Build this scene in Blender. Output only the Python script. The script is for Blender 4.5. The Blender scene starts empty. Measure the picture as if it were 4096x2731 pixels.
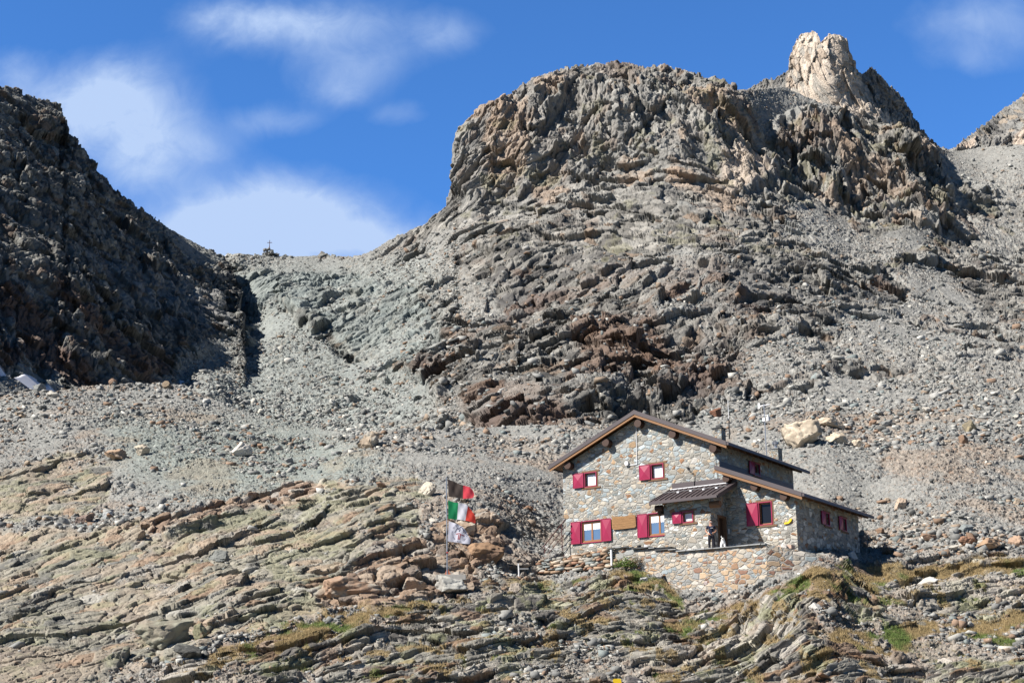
import bpy, bmesh, math, random
import numpy as np
from mathutils import Vector, Matrix
rng = np.random.default_rng(7)
random.seed(7)
f32 = np.float32
scene = bpy.context.scene
COL = scene.collection

# ------------------------------------------------------------------ camera
FPX = 6200.0                                   # focal length in photograph pixels (photo 4096 x 2731)
PITCH, ROLL, YAW = math.radians(15.2), math.radians(.48), math.radians(34.05)
CAM = np.array([0, 0, 1.6])
_cp, _sp = math.cos(PITCH), math.sin(PITCH)
FW = np.array([0, _cp, _sp]); _up = np.array([0, -_sp, _cp]); _ri = np.array([1., 0, 0])
RI = math.cos(ROLL)*_ri - math.sin(ROLL)*_up
UP = math.sin(ROLL)*_ri + math.cos(ROLL)*_up
cam_d = bpy.data.cameras.new('camera'); cam = bpy.data.objects.new('camera', cam_d); COL.objects.link(cam)
cam_d.sensor_width = 36; cam_d.lens = FPX/4096*36; cam_d.clip_start = .5; cam_d.clip_end = 9000
cam.matrix_world = Matrix([[RI[0], UP[0], -FW[0], CAM[0]], [RI[1], UP[1], -FW[1], CAM[1]], [RI[2], UP[2], -FW[2], CAM[2]], [0, 0, 0, 1]])
scene.camera = cam

def rays(x, y):
    x = np.asarray(x, float); y = np.asarray(y, float)
    return ((x-2048)/FPX)[..., None]*RI + ((1365.5-y)/FPX)[..., None]*UP + FW
def pt(x, y, w): return CAM + rays(x, y)*np.asarray(w, float)[..., None]
def proj(P):
    q = np.asarray(P, float)-CAM; w = q@FW
    return 2048+FPX*(q@RI)/w, 1365.5-FPX*(q@UP)/w, w

# ------------------------------------------------------------------ light and sky
SUN = np.array([-2.58, -1.25, 2.50]); SUN /= np.linalg.norm(SUN)
sun_el = math.asin(SUN[2]); sun_az = math.atan2(SUN[0], SUN[1])
sd = bpy.data.lights.new('sun', 'SUN'); sd.energy = 5.0; sd.angle = math.radians(.5); sd.color = (1, .953, .875)
so = bpy.data.objects.new('sun', sd); COL.objects.link(so)
so.rotation_euler = Vector(-SUN).to_track_quat('-Z', 'Y').to_euler()
scene.view_settings.view_transform = 'Standard'; scene.view_settings.look = 'None'
scene.view_settings.exposure = 0.78; scene.view_settings.gamma = 1
scene.cycles.max_bounces = 6; scene.cycles.diffuse_bounces = 1

class NT:
    """small helper for node trees"""
    def __init__(s, tree): s.t = tree; s.n = tree.nodes; s.l = tree.links
    def new(s, typ, **kw):
        n = s.n.new(typ)
        for k, v in kw.items(): setattr(n, k, v)
        return n
    def set(s, sock, v):
        if hasattr(v, 'is_linked') or hasattr(v, 'links'): s.l.new(v, sock)
        else: sock.default_value = v
    def math(s, op, a, b=0.0, c=0.0, clamp=False):
        n = s.new('ShaderNodeMath', operation=op, use_clamp=clamp)
        for i, v in enumerate((a, b, c)):
            s.set(n.inputs[i], v)
        return n.outputs[0]
    def noise(s, vec, scale, detail=4, rough=.55, dist=0.0, dim='3D'):
        n = s.new('ShaderNodeTexNoise', noise_dimensions=dim)
        s.l.new(vec, n.inputs['Vector']); n.inputs['Scale'].default_value = scale
        n.inputs['Detail'].default_value = detail; n.inputs['Roughness'].default_value = rough
        n.inputs['Distortion'].default_value = dist
        return n.outputs['Fac'], n.outputs['Color']
    def ramp(s, fac, stops, interp='LINEAR'):
        n = s.new('ShaderNodeValToRGB'); n.color_ramp.interpolation = interp
        e = n.color_ramp.elements
        while len(e) < len(stops): e.new(.5)
        for q, (p, c) in zip(e, stops):
            q.position = p; q.color = (*c, 1) if len(c) == 3 else c
        s.l.new(fac, n.inputs[0]); return n.outputs[0]
    def mix(s, fac, a, b, mode='MIX'):
        n = s.new('ShaderNodeMix', data_type='RGBA', blend_type=mode)
        s.set(n.inputs[0], fac)
        for i, v in ((6, a), (7, b)):
            s.set(n.inputs[i], (*v, 1) if isinstance(v, tuple) and len(v) == 3 else v)
        return n.outputs[2]
    def maprange(s, v, a, b, c=0.0, d=1.0, smooth=True):
        n = s.new('ShaderNodeMapRange', interpolation_type='SMOOTHSTEP' if smooth else 'LINEAR')
        s.set(n.inputs[0], v)
        for i, q in enumerate((a, b, c, d)): n.inputs[i+1].default_value = q
        return n.outputs[0]

world = bpy.data.worlds.new('World'); scene.world = world; world.use_nodes = True
N = NT(world.node_tree)
bg = world.node_tree.nodes['Background']
sky = N.new('ShaderNodeTexSky'); sky.sky_type = 'NISHITA'; sky.sun_disc = False
sky.sun_elevation = sun_el; sky.sun_rotation = sun_az; sky.altitude = 2500; sky.air_density = 1.0; sky.dust_density = .1; sky.ozone_density = 2.5
skyc = N.mix(1.0, sky.outputs[0], (.48, .92, 1.36), 'MULTIPLY')
tc = N.new('ShaderNodeTexCoord'); sep = N.new('ShaderNodeSeparateXYZ'); N.l.new(tc.outputs['Generated'], sep.inputs[0])
# sky dimmed overhead and off the view direction, to cut fill on shaded sides
sky_dim = N.math('MULTIPLY', N.maprange(sep.outputs[2], .45, .85, 1.0, .33), N.maprange(sep.outputs[1], .40, .84, .36, 1.0)); skyc = N.mix(1.0, skyc, N.mix(sky_dim, (0, 0, 0), (1, 1, 1)), 'MULTIPLY')
du = N.math('DIVIDE', sep.outputs[0], N.math('MAXIMUM', sep.outputs[1], .05))
dv = N.math('DIVIDE', sep.outputs[2], N.math('MAXIMUM', sep.outputs[1], .05))
comb = N.new('ShaderNodeCombineXYZ'); N.l.new(du, comb.inputs[0]); N.l.new(dv, comb.inputs[1])
nf, nc = N.noise(comb.outputs[0], 9.0, 7, .58, .35)
nf2, _ = N.noise(comb.outputs[0], 40.0, 6, .65, .8)
warp = N.new('ShaderNodeVectorMath', operation='MULTIPLY_ADD'); N.l.new(nc, warp.inputs[0])
warp.inputs[1].default_value = (.07, .05, 0); N.l.new(comb.outputs[0], warp.inputs[2])
wsep = N.new('ShaderNodeSeparateXYZ'); N.l.new(warp.outputs[0], wsep.inputs[0])
def dirxy(ox, oy):
    r = rays(ox*1.7415, oy*1.7415); return r[0]/r[1], r[2]/r[1]
cloud = None
for (ox, oy, rx, ry, amp) in [(250, 210, 150, 75, 1.0), (180, 270, 140, 90, .7), (340, 300, 150, 60, .55), (330, 370, 110, 60, .8), (480, 330, 90, 40, .35), (620, 480, 190, 75, 1.2), (520, 540, 300, 80, 1.1), (850, 540, 150, 55, .9), (20, 180, 70, 50, .4),
                              (690, 50, 190, 50, .85), (560, 40, 130, 45, .5), (800, 150, 130, 55, .6), (760, 200, 80, 30, .4), (1010, 80, 90, 45, .5), (640, 265, 90, 30, .4), (930, 260, 60, 25, .25), (2280, 50, 150, 60, .45), (2230, 130, 110, 30, .25)]:
    cx, cy = dirxy(ox, oy); ex, _ = dirxy(ox+rx, oy); _, ey = dirxy(ox, oy-ry)
    a = N.math('MULTIPLY', N.math('SUBTRACT', wsep.outputs[0], cx+.035), 1/abs(ex-cx))
    b = N.math('MULTIPLY', N.math('SUBTRACT', wsep.outputs[1], cy+.025), 1/abs(ey-cy))
    q = N.math('ADD', N.math('MULTIPLY', a, a), N.math('MULTIPLY', b, b))
    g = N.math('MULTIPLY', N.math('POWER', 2.718, N.math('MULTIPLY', q, -1.0)), amp)
    cloud = g if cloud is None else N.math('ADD', cloud, g)
dens = N.math('MULTIPLY', cloud, N.math('ADD', N.math('MULTIPLY', nf, 1.5), N.math('MULTIPLY_ADD', nf2, .85, -.40)))
dens = N.maprange(dens, .05, .86, 0, 1, False)
dens = N.math('MULTIPLY', dens, .96)
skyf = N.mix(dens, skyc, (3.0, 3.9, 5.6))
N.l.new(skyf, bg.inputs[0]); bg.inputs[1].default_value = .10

# ------------------------------------------------------------------ numpy noise tools
def _h(ix, iy, iz, seed):
    h = (ix.astype(np.uint32)*np.uint32(374761393)) ^ (iy.astype(np.uint32)*np.uint32(668265263)) ^ (iz.astype(np.uint32)*np.uint32(2246822519)) ^ np.uint32((seed*3266489917+12345) & 0xffffffff)
    h ^= h >> np.uint32(15); h *= np.uint32(2246822519); h ^= h >> np.uint32(13); h *= np.uint32(3266489917); h ^= h >> np.uint32(16)
    return h
def h01(h, k=0):
    if k: h = (h ^ np.uint32(k*2654435761 & 0xffffffff)) * np.uint32(2246822519); h = h ^ (h >> np.uint32(15)); h = h*np.uint32(668265263); h = h ^ (h >> np.uint32(13))
    return (h >> np.uint32(8)).astype(f32)*f32(1/16777216)
def vnoise(P, seed=0):
    P = P.astype(f32); i = np.floor(P); f = P-i; i = i.astype(np.int32); f = f*f*f*(f*(f*6-15)+10)
    out = 0
    for dx in (0, 1):
        wx = f[:, 0] if dx else 1-f[:, 0]
        for dy in (0, 1):
            wy = wx*(f[:, 1] if dy else 1-f[:, 1])
            for dz in (0, 1):
                out = out + wy*(f[:, 2] if dz else 1-f[:, 2])*h01(_h(i[:, 0]+dx, i[:, 1]+dy, i[:, 2]+dz, seed))
    return out*2-1
_R = np.array([[.36, .48, -.8], [-.8, .6, 0], [.48, .64, .6]], f32)
def fbm(P, scale, octs=4, seed=0, gain=.5, ridged=False):
    P = (P/scale).astype(f32); s = 0; a = 1.0; t = 0
    for o in range(octs):
        n = vnoise(P, seed+o*17)
        if ridged: n = 1-2*np.abs(n)
        s = s+a*n; t += a; a *= gain; P = (P@_R)*2.03+11.7
    return s/t
def cells(P, M, seed):
    """nearest jittered cell in the metric M: id hash, F1, F2, vector to centre"""
    Q = (P@M.astype(f32)).astype(f32); b = np.floor(Q-.5).astype(np.int32)
    n = len(Q); F1 = np.full(n, 9., f32); F2 = np.full(n, 9., f32); ID = np.zeros(n, np.uint32); V = np.zeros((n, 3), f32)
    for dx in (0, 1):
        for dy in (0, 1):
            for dz in (0, 1):
                ix, iy, iz = b[:, 0]+dx, b[:, 1]+dy, b[:, 2]+dz
                h = _h(ix, iy, iz, seed)
                vx = Q[:, 0]-(ix+.5+.8*(h01(h, 1)-.5)); vy = Q[:, 1]-(iy+.5+.8*(h01(h, 2)-.5)); vz = Q[:, 2]-(iz+.5+.8*(h01(h, 3)-.5))
                dd = vx*vx+vy*vy+vz*vz
                m = dd < F1
                F2 = np.where(m, F1, np.minimum(F2, dd)); F1 = np.where(m, dd, F1); ID = np.where(m, h, ID)
                V[m, 0] = vx[m]; V[m, 1] = vy[m]; V[m, 2] = vz[m]
    return ID, np.sqrt(F1), np.sqrt(F2), V
def frame(t, n, La, Lb, Lc):
    """anisotropic metric: long along t, thin along n"""
    t = np.array(t, float); t /= np.linalg.norm(t); n = np.array(n, float); n -= t*(n@t); n /= np.linalg.norm(n); b = np.cross(n, t)
    return np.stack([t/La, b/Lb, n/Lc], 1)
def blocks(P, M, seed, amp, tilt, crack=0.0):
    ID, F1, F2, V = cells(P, M, seed)
    d = amp*(h01(ID, 5)*2-1)
    if tilt: d = d+tilt*((h01(ID, 6)-.5)*V[:, 0]+(h01(ID, 7)-.5)*V[:, 1]+(h01(ID, 8)-.5)*V[:, 2])*2
    if crack: d = d-crack*np.exp(-(F2-F1)*14)
    return d, ID
def sstep(x, a, b):
    t = np.clip((x-a)/(b-a), 0, 1); return t*t*(3-2*t)
def polymask(X, Y, poly, soft=14.0):
    """1 inside the outline, soft edge (overview units)"""
    poly = np.array(poly, float); inside = np.zeros(X.shape, bool); dist = np.full(X.shape, 1e9, f32)
    x0, y0 = poly.min(0)-soft*3; x1, y1 = poly.max(0)+soft*3
    sel = (X > x0) & (X < x1) & (Y > y0) & (Y < y1)
    xs, ys = X[sel], Y[sel]; ins = np.zeros(xs.shape, bool); ds = np.full(xs.shape, 1e9, f32)
    for i in range(len(poly)):
        ax, ay = poly[i-1]; bx, by = poly[i]
        c = ((ay > ys) != (by > ys)); xi = (bx-ax)*(ys-ay)/((by-ay) if by != ay else 1e-9)+ax
        ins ^= c & (xs < xi)
        ex, ey = bx-ax, by-ay; t = np.clip(((xs-ax)*ex+(ys-ay)*ey)/(ex*ex+ey*ey), 0, 1)
        ds = np.minimum(ds, np.hypot(xs-ax-t*ex, ys-ay-t*ey))
    out = np.zeros(X.shape, f32); s = np.where(ins, ds, -ds)
    out[sel] = sstep(s, -soft, soft); return out
def tps(pts):
    A = np.array(pts, float); X = A[:, :2]/1000; v = np.log(A[:, 2]); n = len(X)
    r = np.hypot(*(X[:, None]-X[None]).transpose(2, 0, 1)); K = r*r*np.log(r+1e-9)+np.eye(n)*2e-4
    S = np.zeros((n+3, n+3)); S[:n, :n] = K; S[:n, n] = 1; S[:n, n+1:] = X; S[n, :n] = 1; S[n+1:, :n] = X.T
    c = np.linalg.solve(S, np.r_[v, 0, 0, 0])
    def f(x, y):
        x = np.asarray(x, float)/1000; y = np.asarray(y, float)/1000; o = c[n]+c[n+1]*x+c[n+2]*y
        for i in range(n):
            q = (x-X[i, 0])**2+(y-X[i, 1])**2; o = o+c[i]*.5*q*np.log(q+1e-18)
        return np.exp(o)
    return f

# ------------------------------------------------------------------ object helpers
def tag(o, label=None, cat=None, group=None, kind=None):
    if label: o['label'] = label
    if cat: o['category'] = cat
    if group: o['group'] = group
    if kind: o['kind'] = kind
    return o
def mesh_np(name, V, F, mat, col=None, parent=None, smooth=False, tris=None):
    me = bpy.data.meshes.new(name); V = np.asarray(V, f32)
    loops = []; starts = []; n = 0
    fl = [np.asarray(F, np.int32)] if F is not None and len(F) else []
    if tris is not None and len(tris): fl.append(np.asarray(tris, np.int32))
    for a in fl:
        starts.append(n+np.arange(len(a))*a.shape[1]); loops.append(a.ravel()); n += a.size
    loops = np.concatenate(loops); starts = np.concatenate(starts)
    me.vertices.add(len(V)); me.vertices.foreach_set('co', V.ravel())
    me.loops.add(len(loops)); me.loops.foreach_set('vertex_index', loops.astype(np.int32))
    me.polygons.add(len(starts)); me.polygons.foreach_set('loop_start', starts.astype(np.int32))
    if smooth: me.polygons.foreach_set('use_smooth', np.ones(len(starts), bool))
    me.update(calc_edges=True)
    if col is not None:
        at = me.attributes.new('Col', 'FLOAT_COLOR', 'POINT'); c = np.ones((len(V), 4), f32); c[:, :3] = col; at.data.foreach_set('color', c.ravel())
    me.materials.append(mat)
    o = bpy.data.objects.new(name, me); COL.objects.link(o)
    if parent is not None: o.parent = parent
    return o
def empty(name, loc=(0, 0, 0), rz=0.0):
    o = bpy.data.objects.new(name, None); COL.objects.link(o); o.location = loc; o.rotation_euler = (0, 0, rz); o.empty_display_size = .2; return o

def mat_vcol(name, rough=.9, fine=2.0, contrast=.25, bump=.3, bscale=6.0, spec=.25):
    m = bpy.data.materials.new(name); m.use_nodes = True; n = NT(m.node_tree); b = m.node_tree.nodes['Principled BSDF']
    at = n.new('ShaderNodeAttribute', attribute_name='Col'); tcn = n.new('ShaderNodeTexCoord')
    a, _ = n.noise(tcn.outputs['Object'], fine, 6, .65); a2, _ = n.noise(tcn.outputs['Object'], fine*5, 3, .6)
    k = n.math('ADD', n.math('MULTIPLY_ADD', a, contrast*2.4, 1-contrast*1.2), n.math('MULTIPLY_ADD', a2, contrast*1.6, -contrast*.8))
    sc = n.new('ShaderNodeVectorMath', operation='SCALE'); n.l.new(at.outputs['Color'], sc.inputs[0]); n.l.new(k, sc.inputs['Scale'])
    n.l.new(sc.outputs[0], b.inputs['Base Color']); b.inputs['Roughness'].default_value = rough; b.inputs['Specular IOR Level'].default_value = spec
    bf, _ = n.noise(tcn.outputs['Object'], bscale, 5, .7)
    bp = n.new('ShaderNodeBump'); bp.inputs['Strength'].default_value = bump; bp.inputs['Distance'].default_value = .6/bscale*2; n.l.new(bf, bp.inputs['Height']); n.l.new(bp.outputs[0], b.inputs['Normal'])
    return m
M_ROCKFAR = mat_vcol('far_rock', fine=.35, contrast=.3, bump=.55, bscale=1.6)
M_ROCK = mat_vcol('near_rock', fine=1.3, contrast=.32, bump=.5, bscale=5.0)
M_STONE = mat_vcol('loose_stone', fine=3.0, contrast=.22, bump=.3, bscale=9.0)

# ------------------------------------------------------------------ relief terrain
OS = 1.7415                      # overview unit -> photo pixel
class Layer: pass
def interp(pts, x):
    p = np.array(pts, float); return np.interp(x, p[:, 0], p[:, 1])
def build_layer(name, crest, base, x0, x1, nx, ny, depth, shade, back=((4, .3), (12, 5), (30, 18), (70, 50), (140, 110)), mat=None, post=None, rowpow=1.0, face=.62, edge=None):
    fine = np.linspace(x0, x1, 6000); slope = np.abs(np.gradient(interp(crest, fine), fine)); slope = np.convolve(slope, np.ones(25)/25, 'same')
    cd = np.cumsum(1+np.minimum(slope, 12)*.8); xs = np.interp(np.linspace(cd[0], cd[-1], nx), cd, fine); t = np.linspace(0, 1, ny)
    yc = interp(crest, xs); yb = interp(base, xs) if not np.isscalar(base) else np.full(nx, float(base))
    X = np.repeat(xs[None], ny, 0); Y = yb[None]+(yc-yb)[None]*t[:, None]
    # ragged grid so that no straight rows show
    over = 0
    if edge is not None:                      # the sheet turns away from the viewer beyond this edge
        over = np.maximum(0, X-edge); X = np.where(X > edge, edge+over*.06, X); X = X+sstep(X, edge-60, edge)*(np.interp(Y, np.linspace(560, 1060, 40), np.random.default_rng(5).normal(0, 5, 40)))
    W = depth(X, Y)+over*1.6
    P = pt(X*OS, Y*OS, W)
    # back side
    rowsb = []; top = P[-1]; away = top-CAM; away[:, 2] = 0; away /= np.linalg.norm(away, axis=1)[:, None]
    for dist, drop in back:
        q = top+away*dist; q[:, 2] -= drop; rowsb.append(q)
    P = np.concatenate([P, np.array(rowsb)], 0); X = np.concatenate([X]+[X[-1:]]*len(back), 0); Y = np.concatenate([Y]+[Y[-1:]]*len(back), 0)
    ny2 = P.shape[0]
    dx = np.gradient(P, axis=1); dy = np.gradient(P, axis=0); Nn = np.cross(dx, dy); Nn /= np.linalg.norm(Nn, axis=2)[..., None]+1e-9
    # smooth the normals a little across the crest
    for _ in range(6): Nn[-len(back)-3:] = (Nn[-len(back)-3:]+np.roll(Nn, 1, 0)[-len(back)-3:])/2
    Nn /= np.linalg.norm(Nn, axis=2)[..., None]+1e-9
    hz = CAM-P; hz[..., 2] = 0; hz /= np.linalg.norm(hz, axis=2)[..., None]; hz = hz+np.array([-.12, 0, .12]); Nn = Nn*(1-face)+hz*face; Nn /= np.linalg.norm(Nn, axis=2)[..., None]
    L = Layer(); L.xs = xs; L.nyf = ny; L.nx = nx; L.yc = yc; L.yb = yb; L.rowpow = rowpow
    p = P.reshape(-1, 3); n = Nn.reshape(-1, 3)
    st = dict(P=P, N=Nn, X=X, Y=Y)
    def apply(D):
        """push the surface out by D, then spread the rows evenly over the new relief"""
        fd = .42+.58*sstep(st['Y']-yc[None], 0, 38); P1 = st['P']+st['N']*(D.reshape(ny2, nx)*fd)[..., None]; X1, Y1 = st['X'], st['Y']
        q = P1[:ny].copy(); sx, sy, w = proj(q.reshape(-1, 3)); s2 = np.stack([sx, sy, w*0], 1).reshape(ny, nx, 3)
        seg = np.linalg.norm(np.diff(s2, axis=0), axis=2)+.30*np.linalg.norm(np.diff(q, axis=0), axis=2)*FPX/w.reshape(ny, nx)[1:]
        hw = 16; ker = np.hanning(2*hw+3)[1:-1]; ker /= ker.sum(); pad = np.pad(seg, ((0, 0), (hw, hw)), 'edge')
        seg = sum(ker[k]*pad[:, k:k+nx] for k in range(2*hw+1)); seg = seg+.35*seg.mean(0)
        cum = np.concatenate([np.zeros((1, nx)), np.cumsum(seg, 0)], 0); tt = np.linspace(0, 1, ny); ar = np.arange(ny)
        for j in range(nx):
            c = cum[:, j]; r = np.interp(tt*c[-1], c, ar)
            for k in range(3): P1[:ny, j, k] = np.interp(r, ar, q[:, j, k])
            Y1[:ny, j] = np.interp(r, ar, Y1[:ny, j].copy())
        dx = np.gradient(P1, axis=1); dy = np.gradient(P1, axis=0); M = np.cross(dx, dy)
        for _ in range(2): M[1:-1, 1:-1] = (M[1:-1, 1:-1]*2+M[:-2, 1:-1]+M[2:, 1:-1]+M[1:-1, :-2]+M[1:-1, 2:])/6
        M /= np.linalg.norm(M, axis=2)[..., None]+1e-9; M = M*(1-face)*.7+st['N']*(1-(1-face)*.7); M /= np.linalg.norm(M, axis=2)[..., None]+1e-9
        st.update(P=P1, N=M, Y=Y1)
        return P1.reshape(-1, 3), M.reshape(-1, 3), X1.ravel().astype(f32), Y1.ravel().astype(f32)
    D, C, aux = shade(p, n, X.ravel().astype(f32), Y.ravel().astype(f32), apply)
    P, Nn, X, Y = st['P'], st['N'], st['X'], st['Y']
    p = P.reshape(-1, 3)+Nn.reshape(-1, 3)*D[:, None]
    if post is not None: p = post(p)
    idx = np.arange(ny2*nx).reshape(ny2, nx)
    F = np.stack([idx[:-1, :-1], idx[:-1, 1:], idx[1:, 1:], idx[1:, :-1]], -1).reshape(-1, 4)
    L.P = p.reshape(ny2, nx, 3); L.N = Nn; L.X = X; L.Y = Y; L.C = C.reshape(ny2, nx, 3); L.aux = {k: v.reshape(ny2, nx) for k, v in aux.items()}
    L.obj = mesh_np(name, p, F, mat, C)
    return L
def at(L, sx, sy):
    """point of the built ground seen at a photo pixel"""
    x = sx/OS; y = sy/OS; j = int(np.argmin(np.abs(L.xs-x)))
    ys = L.Y[:L.nyf, j]; i = int(np.argmin(np.abs(ys-y))); return L.P[i, j].copy()
def pal(h, cols, wts):
    """pick a colour per hash value"""
    c = np.cumsum(np.array(wts, float)/sum(wts)); k = np.searchsorted(c, np.clip(h, 0, .9999)); return np.array(cols, f32)[k]
def mixc(a, b, m): return a*(1-m[:, None])+b*m[:, None]

# ------------------------------------------------------------------ house frame in the world (needed to level the ground)
HP0 = CAM + rays(2892, 2215)*91.0
HD = np.array([math.sin(YAW), math.cos(YAW), 0]); HU = np.array([math.cos(YAW), -math.sin(YAW), 0])
def HW(u, d, z): return HP0+HU*u+HD*d+np.array([0, 0, 1.])*z

# ------------------------------------------------------------------ near slope and moraine
near_pts = [(-300, 2780, 71), (600, 2780, 69), (1400, 2780, 69), (2048, 2780, 69), (2900, 2780, 69), (3600, 2780, 69), (4400, 2780, 70),
  (0, 2500, 82), (800, 2500, 79), (1500, 2500, 78), (2048, 2500, 78.5), (2500, 2500, 79), (3000, 2500, 78.5), (3600, 2500, 79), (4200, 2480, 80),
  (0, 2300, 95), (700, 2300, 91), (1400, 2300, 88), (1788, 2330, 87.5), (0, 2100, 107), (700, 2100, 101), (1400, 2100, 97), (2000, 2100, 99),
  (3700, 2210, 96), (4200, 2190, 98), (3600, 2255, 92.5), (3800, 2300, 90), (4150, 2300, 91), (3300, 2150, 102), (3200, 2100, 106), (3300, 2050, 107), (3430, 2140, 103), (3550, 2190, 98.5), (3450, 2290, 90), (3800, 2050, 103), (4300, 2020, 107), (3700, 1880, 113), (4300, 1850, 119), (3300, 1800, 119), (3700, 1700, 130), (4250, 1600, 143), (3400, 1655, 137), (2900, 1660, 136),
  (0, 1900, 120), (700, 1900, 117), (1400, 1900, 112), (1950, 1950, 107), (-200, 1700, 140), (700, 1640, 144), (1300, 1740, 137), (2000, 1740, 132), (2300, 1720, 132), (2500, 1900, 121), (2800, 1950, 116)]
for (x, u, z) in [(0, -10.4, -.67), (0, -7.5, -.62), (0, -5.3, -.6), (0, -2.3, -1.25), (0, -1.4, -1.9), (0, .2, -2.25), (0, 3.3, -2.25), (0, 4.3, -2.05)]:
    q = proj(HW(u, -3.45, z)); near_pts.append(q)
for (u, d, z) in [(-11.6, 0, .75), (-12.2, 4, 2.0), (5.1, 9.4, .55), (5.4, 5, .0), (5.8, -2.95, -1.7), (7.2, -2.1, -1.25)]: near_pts.append(proj(HW(u, d, z)))
near_depth_s = tps(near_pts)
near_depth = lambda X, Y: near_depth_s(X*OS, Y*OS)
SLAB = [[(-80, 1195), (200, 1215), (420, 1165), (620, 1145), (740, 1110), (860, 1120), (960, 1160), (960, 1230), (860, 1290), (860, 1370), (700, 1425), (420, 1490), (300, 1560), (260, 1640), (-80, 1640)],
        [(-80, 1080), (60, 1055), (160, 1030), (260, 1062), (250, 1130), (190, 1185), (-80, 1180)], [(860, 1100), (960, 1090), (990, 1135), (900, 1150)]]
PLATE = [(300, 1640), (400, 1520), (520, 1480), (700, 1440), (880, 1400), (1000, 1345), (1080, 1325), (1190, 1298), (1330, 1300), (1440, 1305), (1520, 1330), (1560, 1358), (1700, 1345), (1840, 1315), (1960, 1285), (2100, 1275), (2200, 1262), (2450, 1250), (2450, 1640)]
BROWN = [[(760, 1400), (700, 1360), (830, 1290), (900, 1230), (990, 1210), (1020, 1180), (1110, 1170), (1160, 1220), (1180, 1240), (1090, 1290), (1110, 1320), (1000, 1350), (930, 1370), (850, 1400)], [(380, 1180), (560, 1130), (700, 1110), (760, 1130), (700, 1160), (520, 1200), (300, 1250)]]
PALE = [[(2080, 1300), (2352, 1270), (2450, 1270), (2450, 1400), (2250, 1370), (2080, 1390), (1990, 1340)], [(1480, 1480), (1600, 1440), (1800, 1420), (1720, 1480), (1560, 1520), (1450, 1560)], [(300, 1560), (420, 1500), (500, 1500), (420, 1570), (330, 1640), (250, 1640)]]
GRASSY = [[(560, 1475), (700, 1430), (860, 1395), (960, 1365), (1020, 1350), (1010, 1375), (880, 1425), (760, 1450), (620, 1500), (520, 1500)],
          [(1560, 1385), (1620, 1365), (1760, 1350), (1850, 1320), (1980, 1290), (2352, 1265), (2450, 1270), (2352, 1305), (2100, 1312), (2000, 1350), (1800, 1385), (1650, 1400), (1540, 1420), (1480, 1440)],
          [(1400, 1300), (1500, 1290), (1560, 1320), (1560, 1345), (1480, 1340), (1390, 1325)], [(1900, 1470), (2100, 1440), (2200, 1460), (2050, 1500), (1880, 1510)], [(2220, 1440), (2352, 1400), (2400, 1420), (2352, 1470), (2200, 1480)]]
SERP = [[(230, 960), (700, 960), (900, 1080), (800, 1120), (500, 1140), (300, 1090)]]
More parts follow.
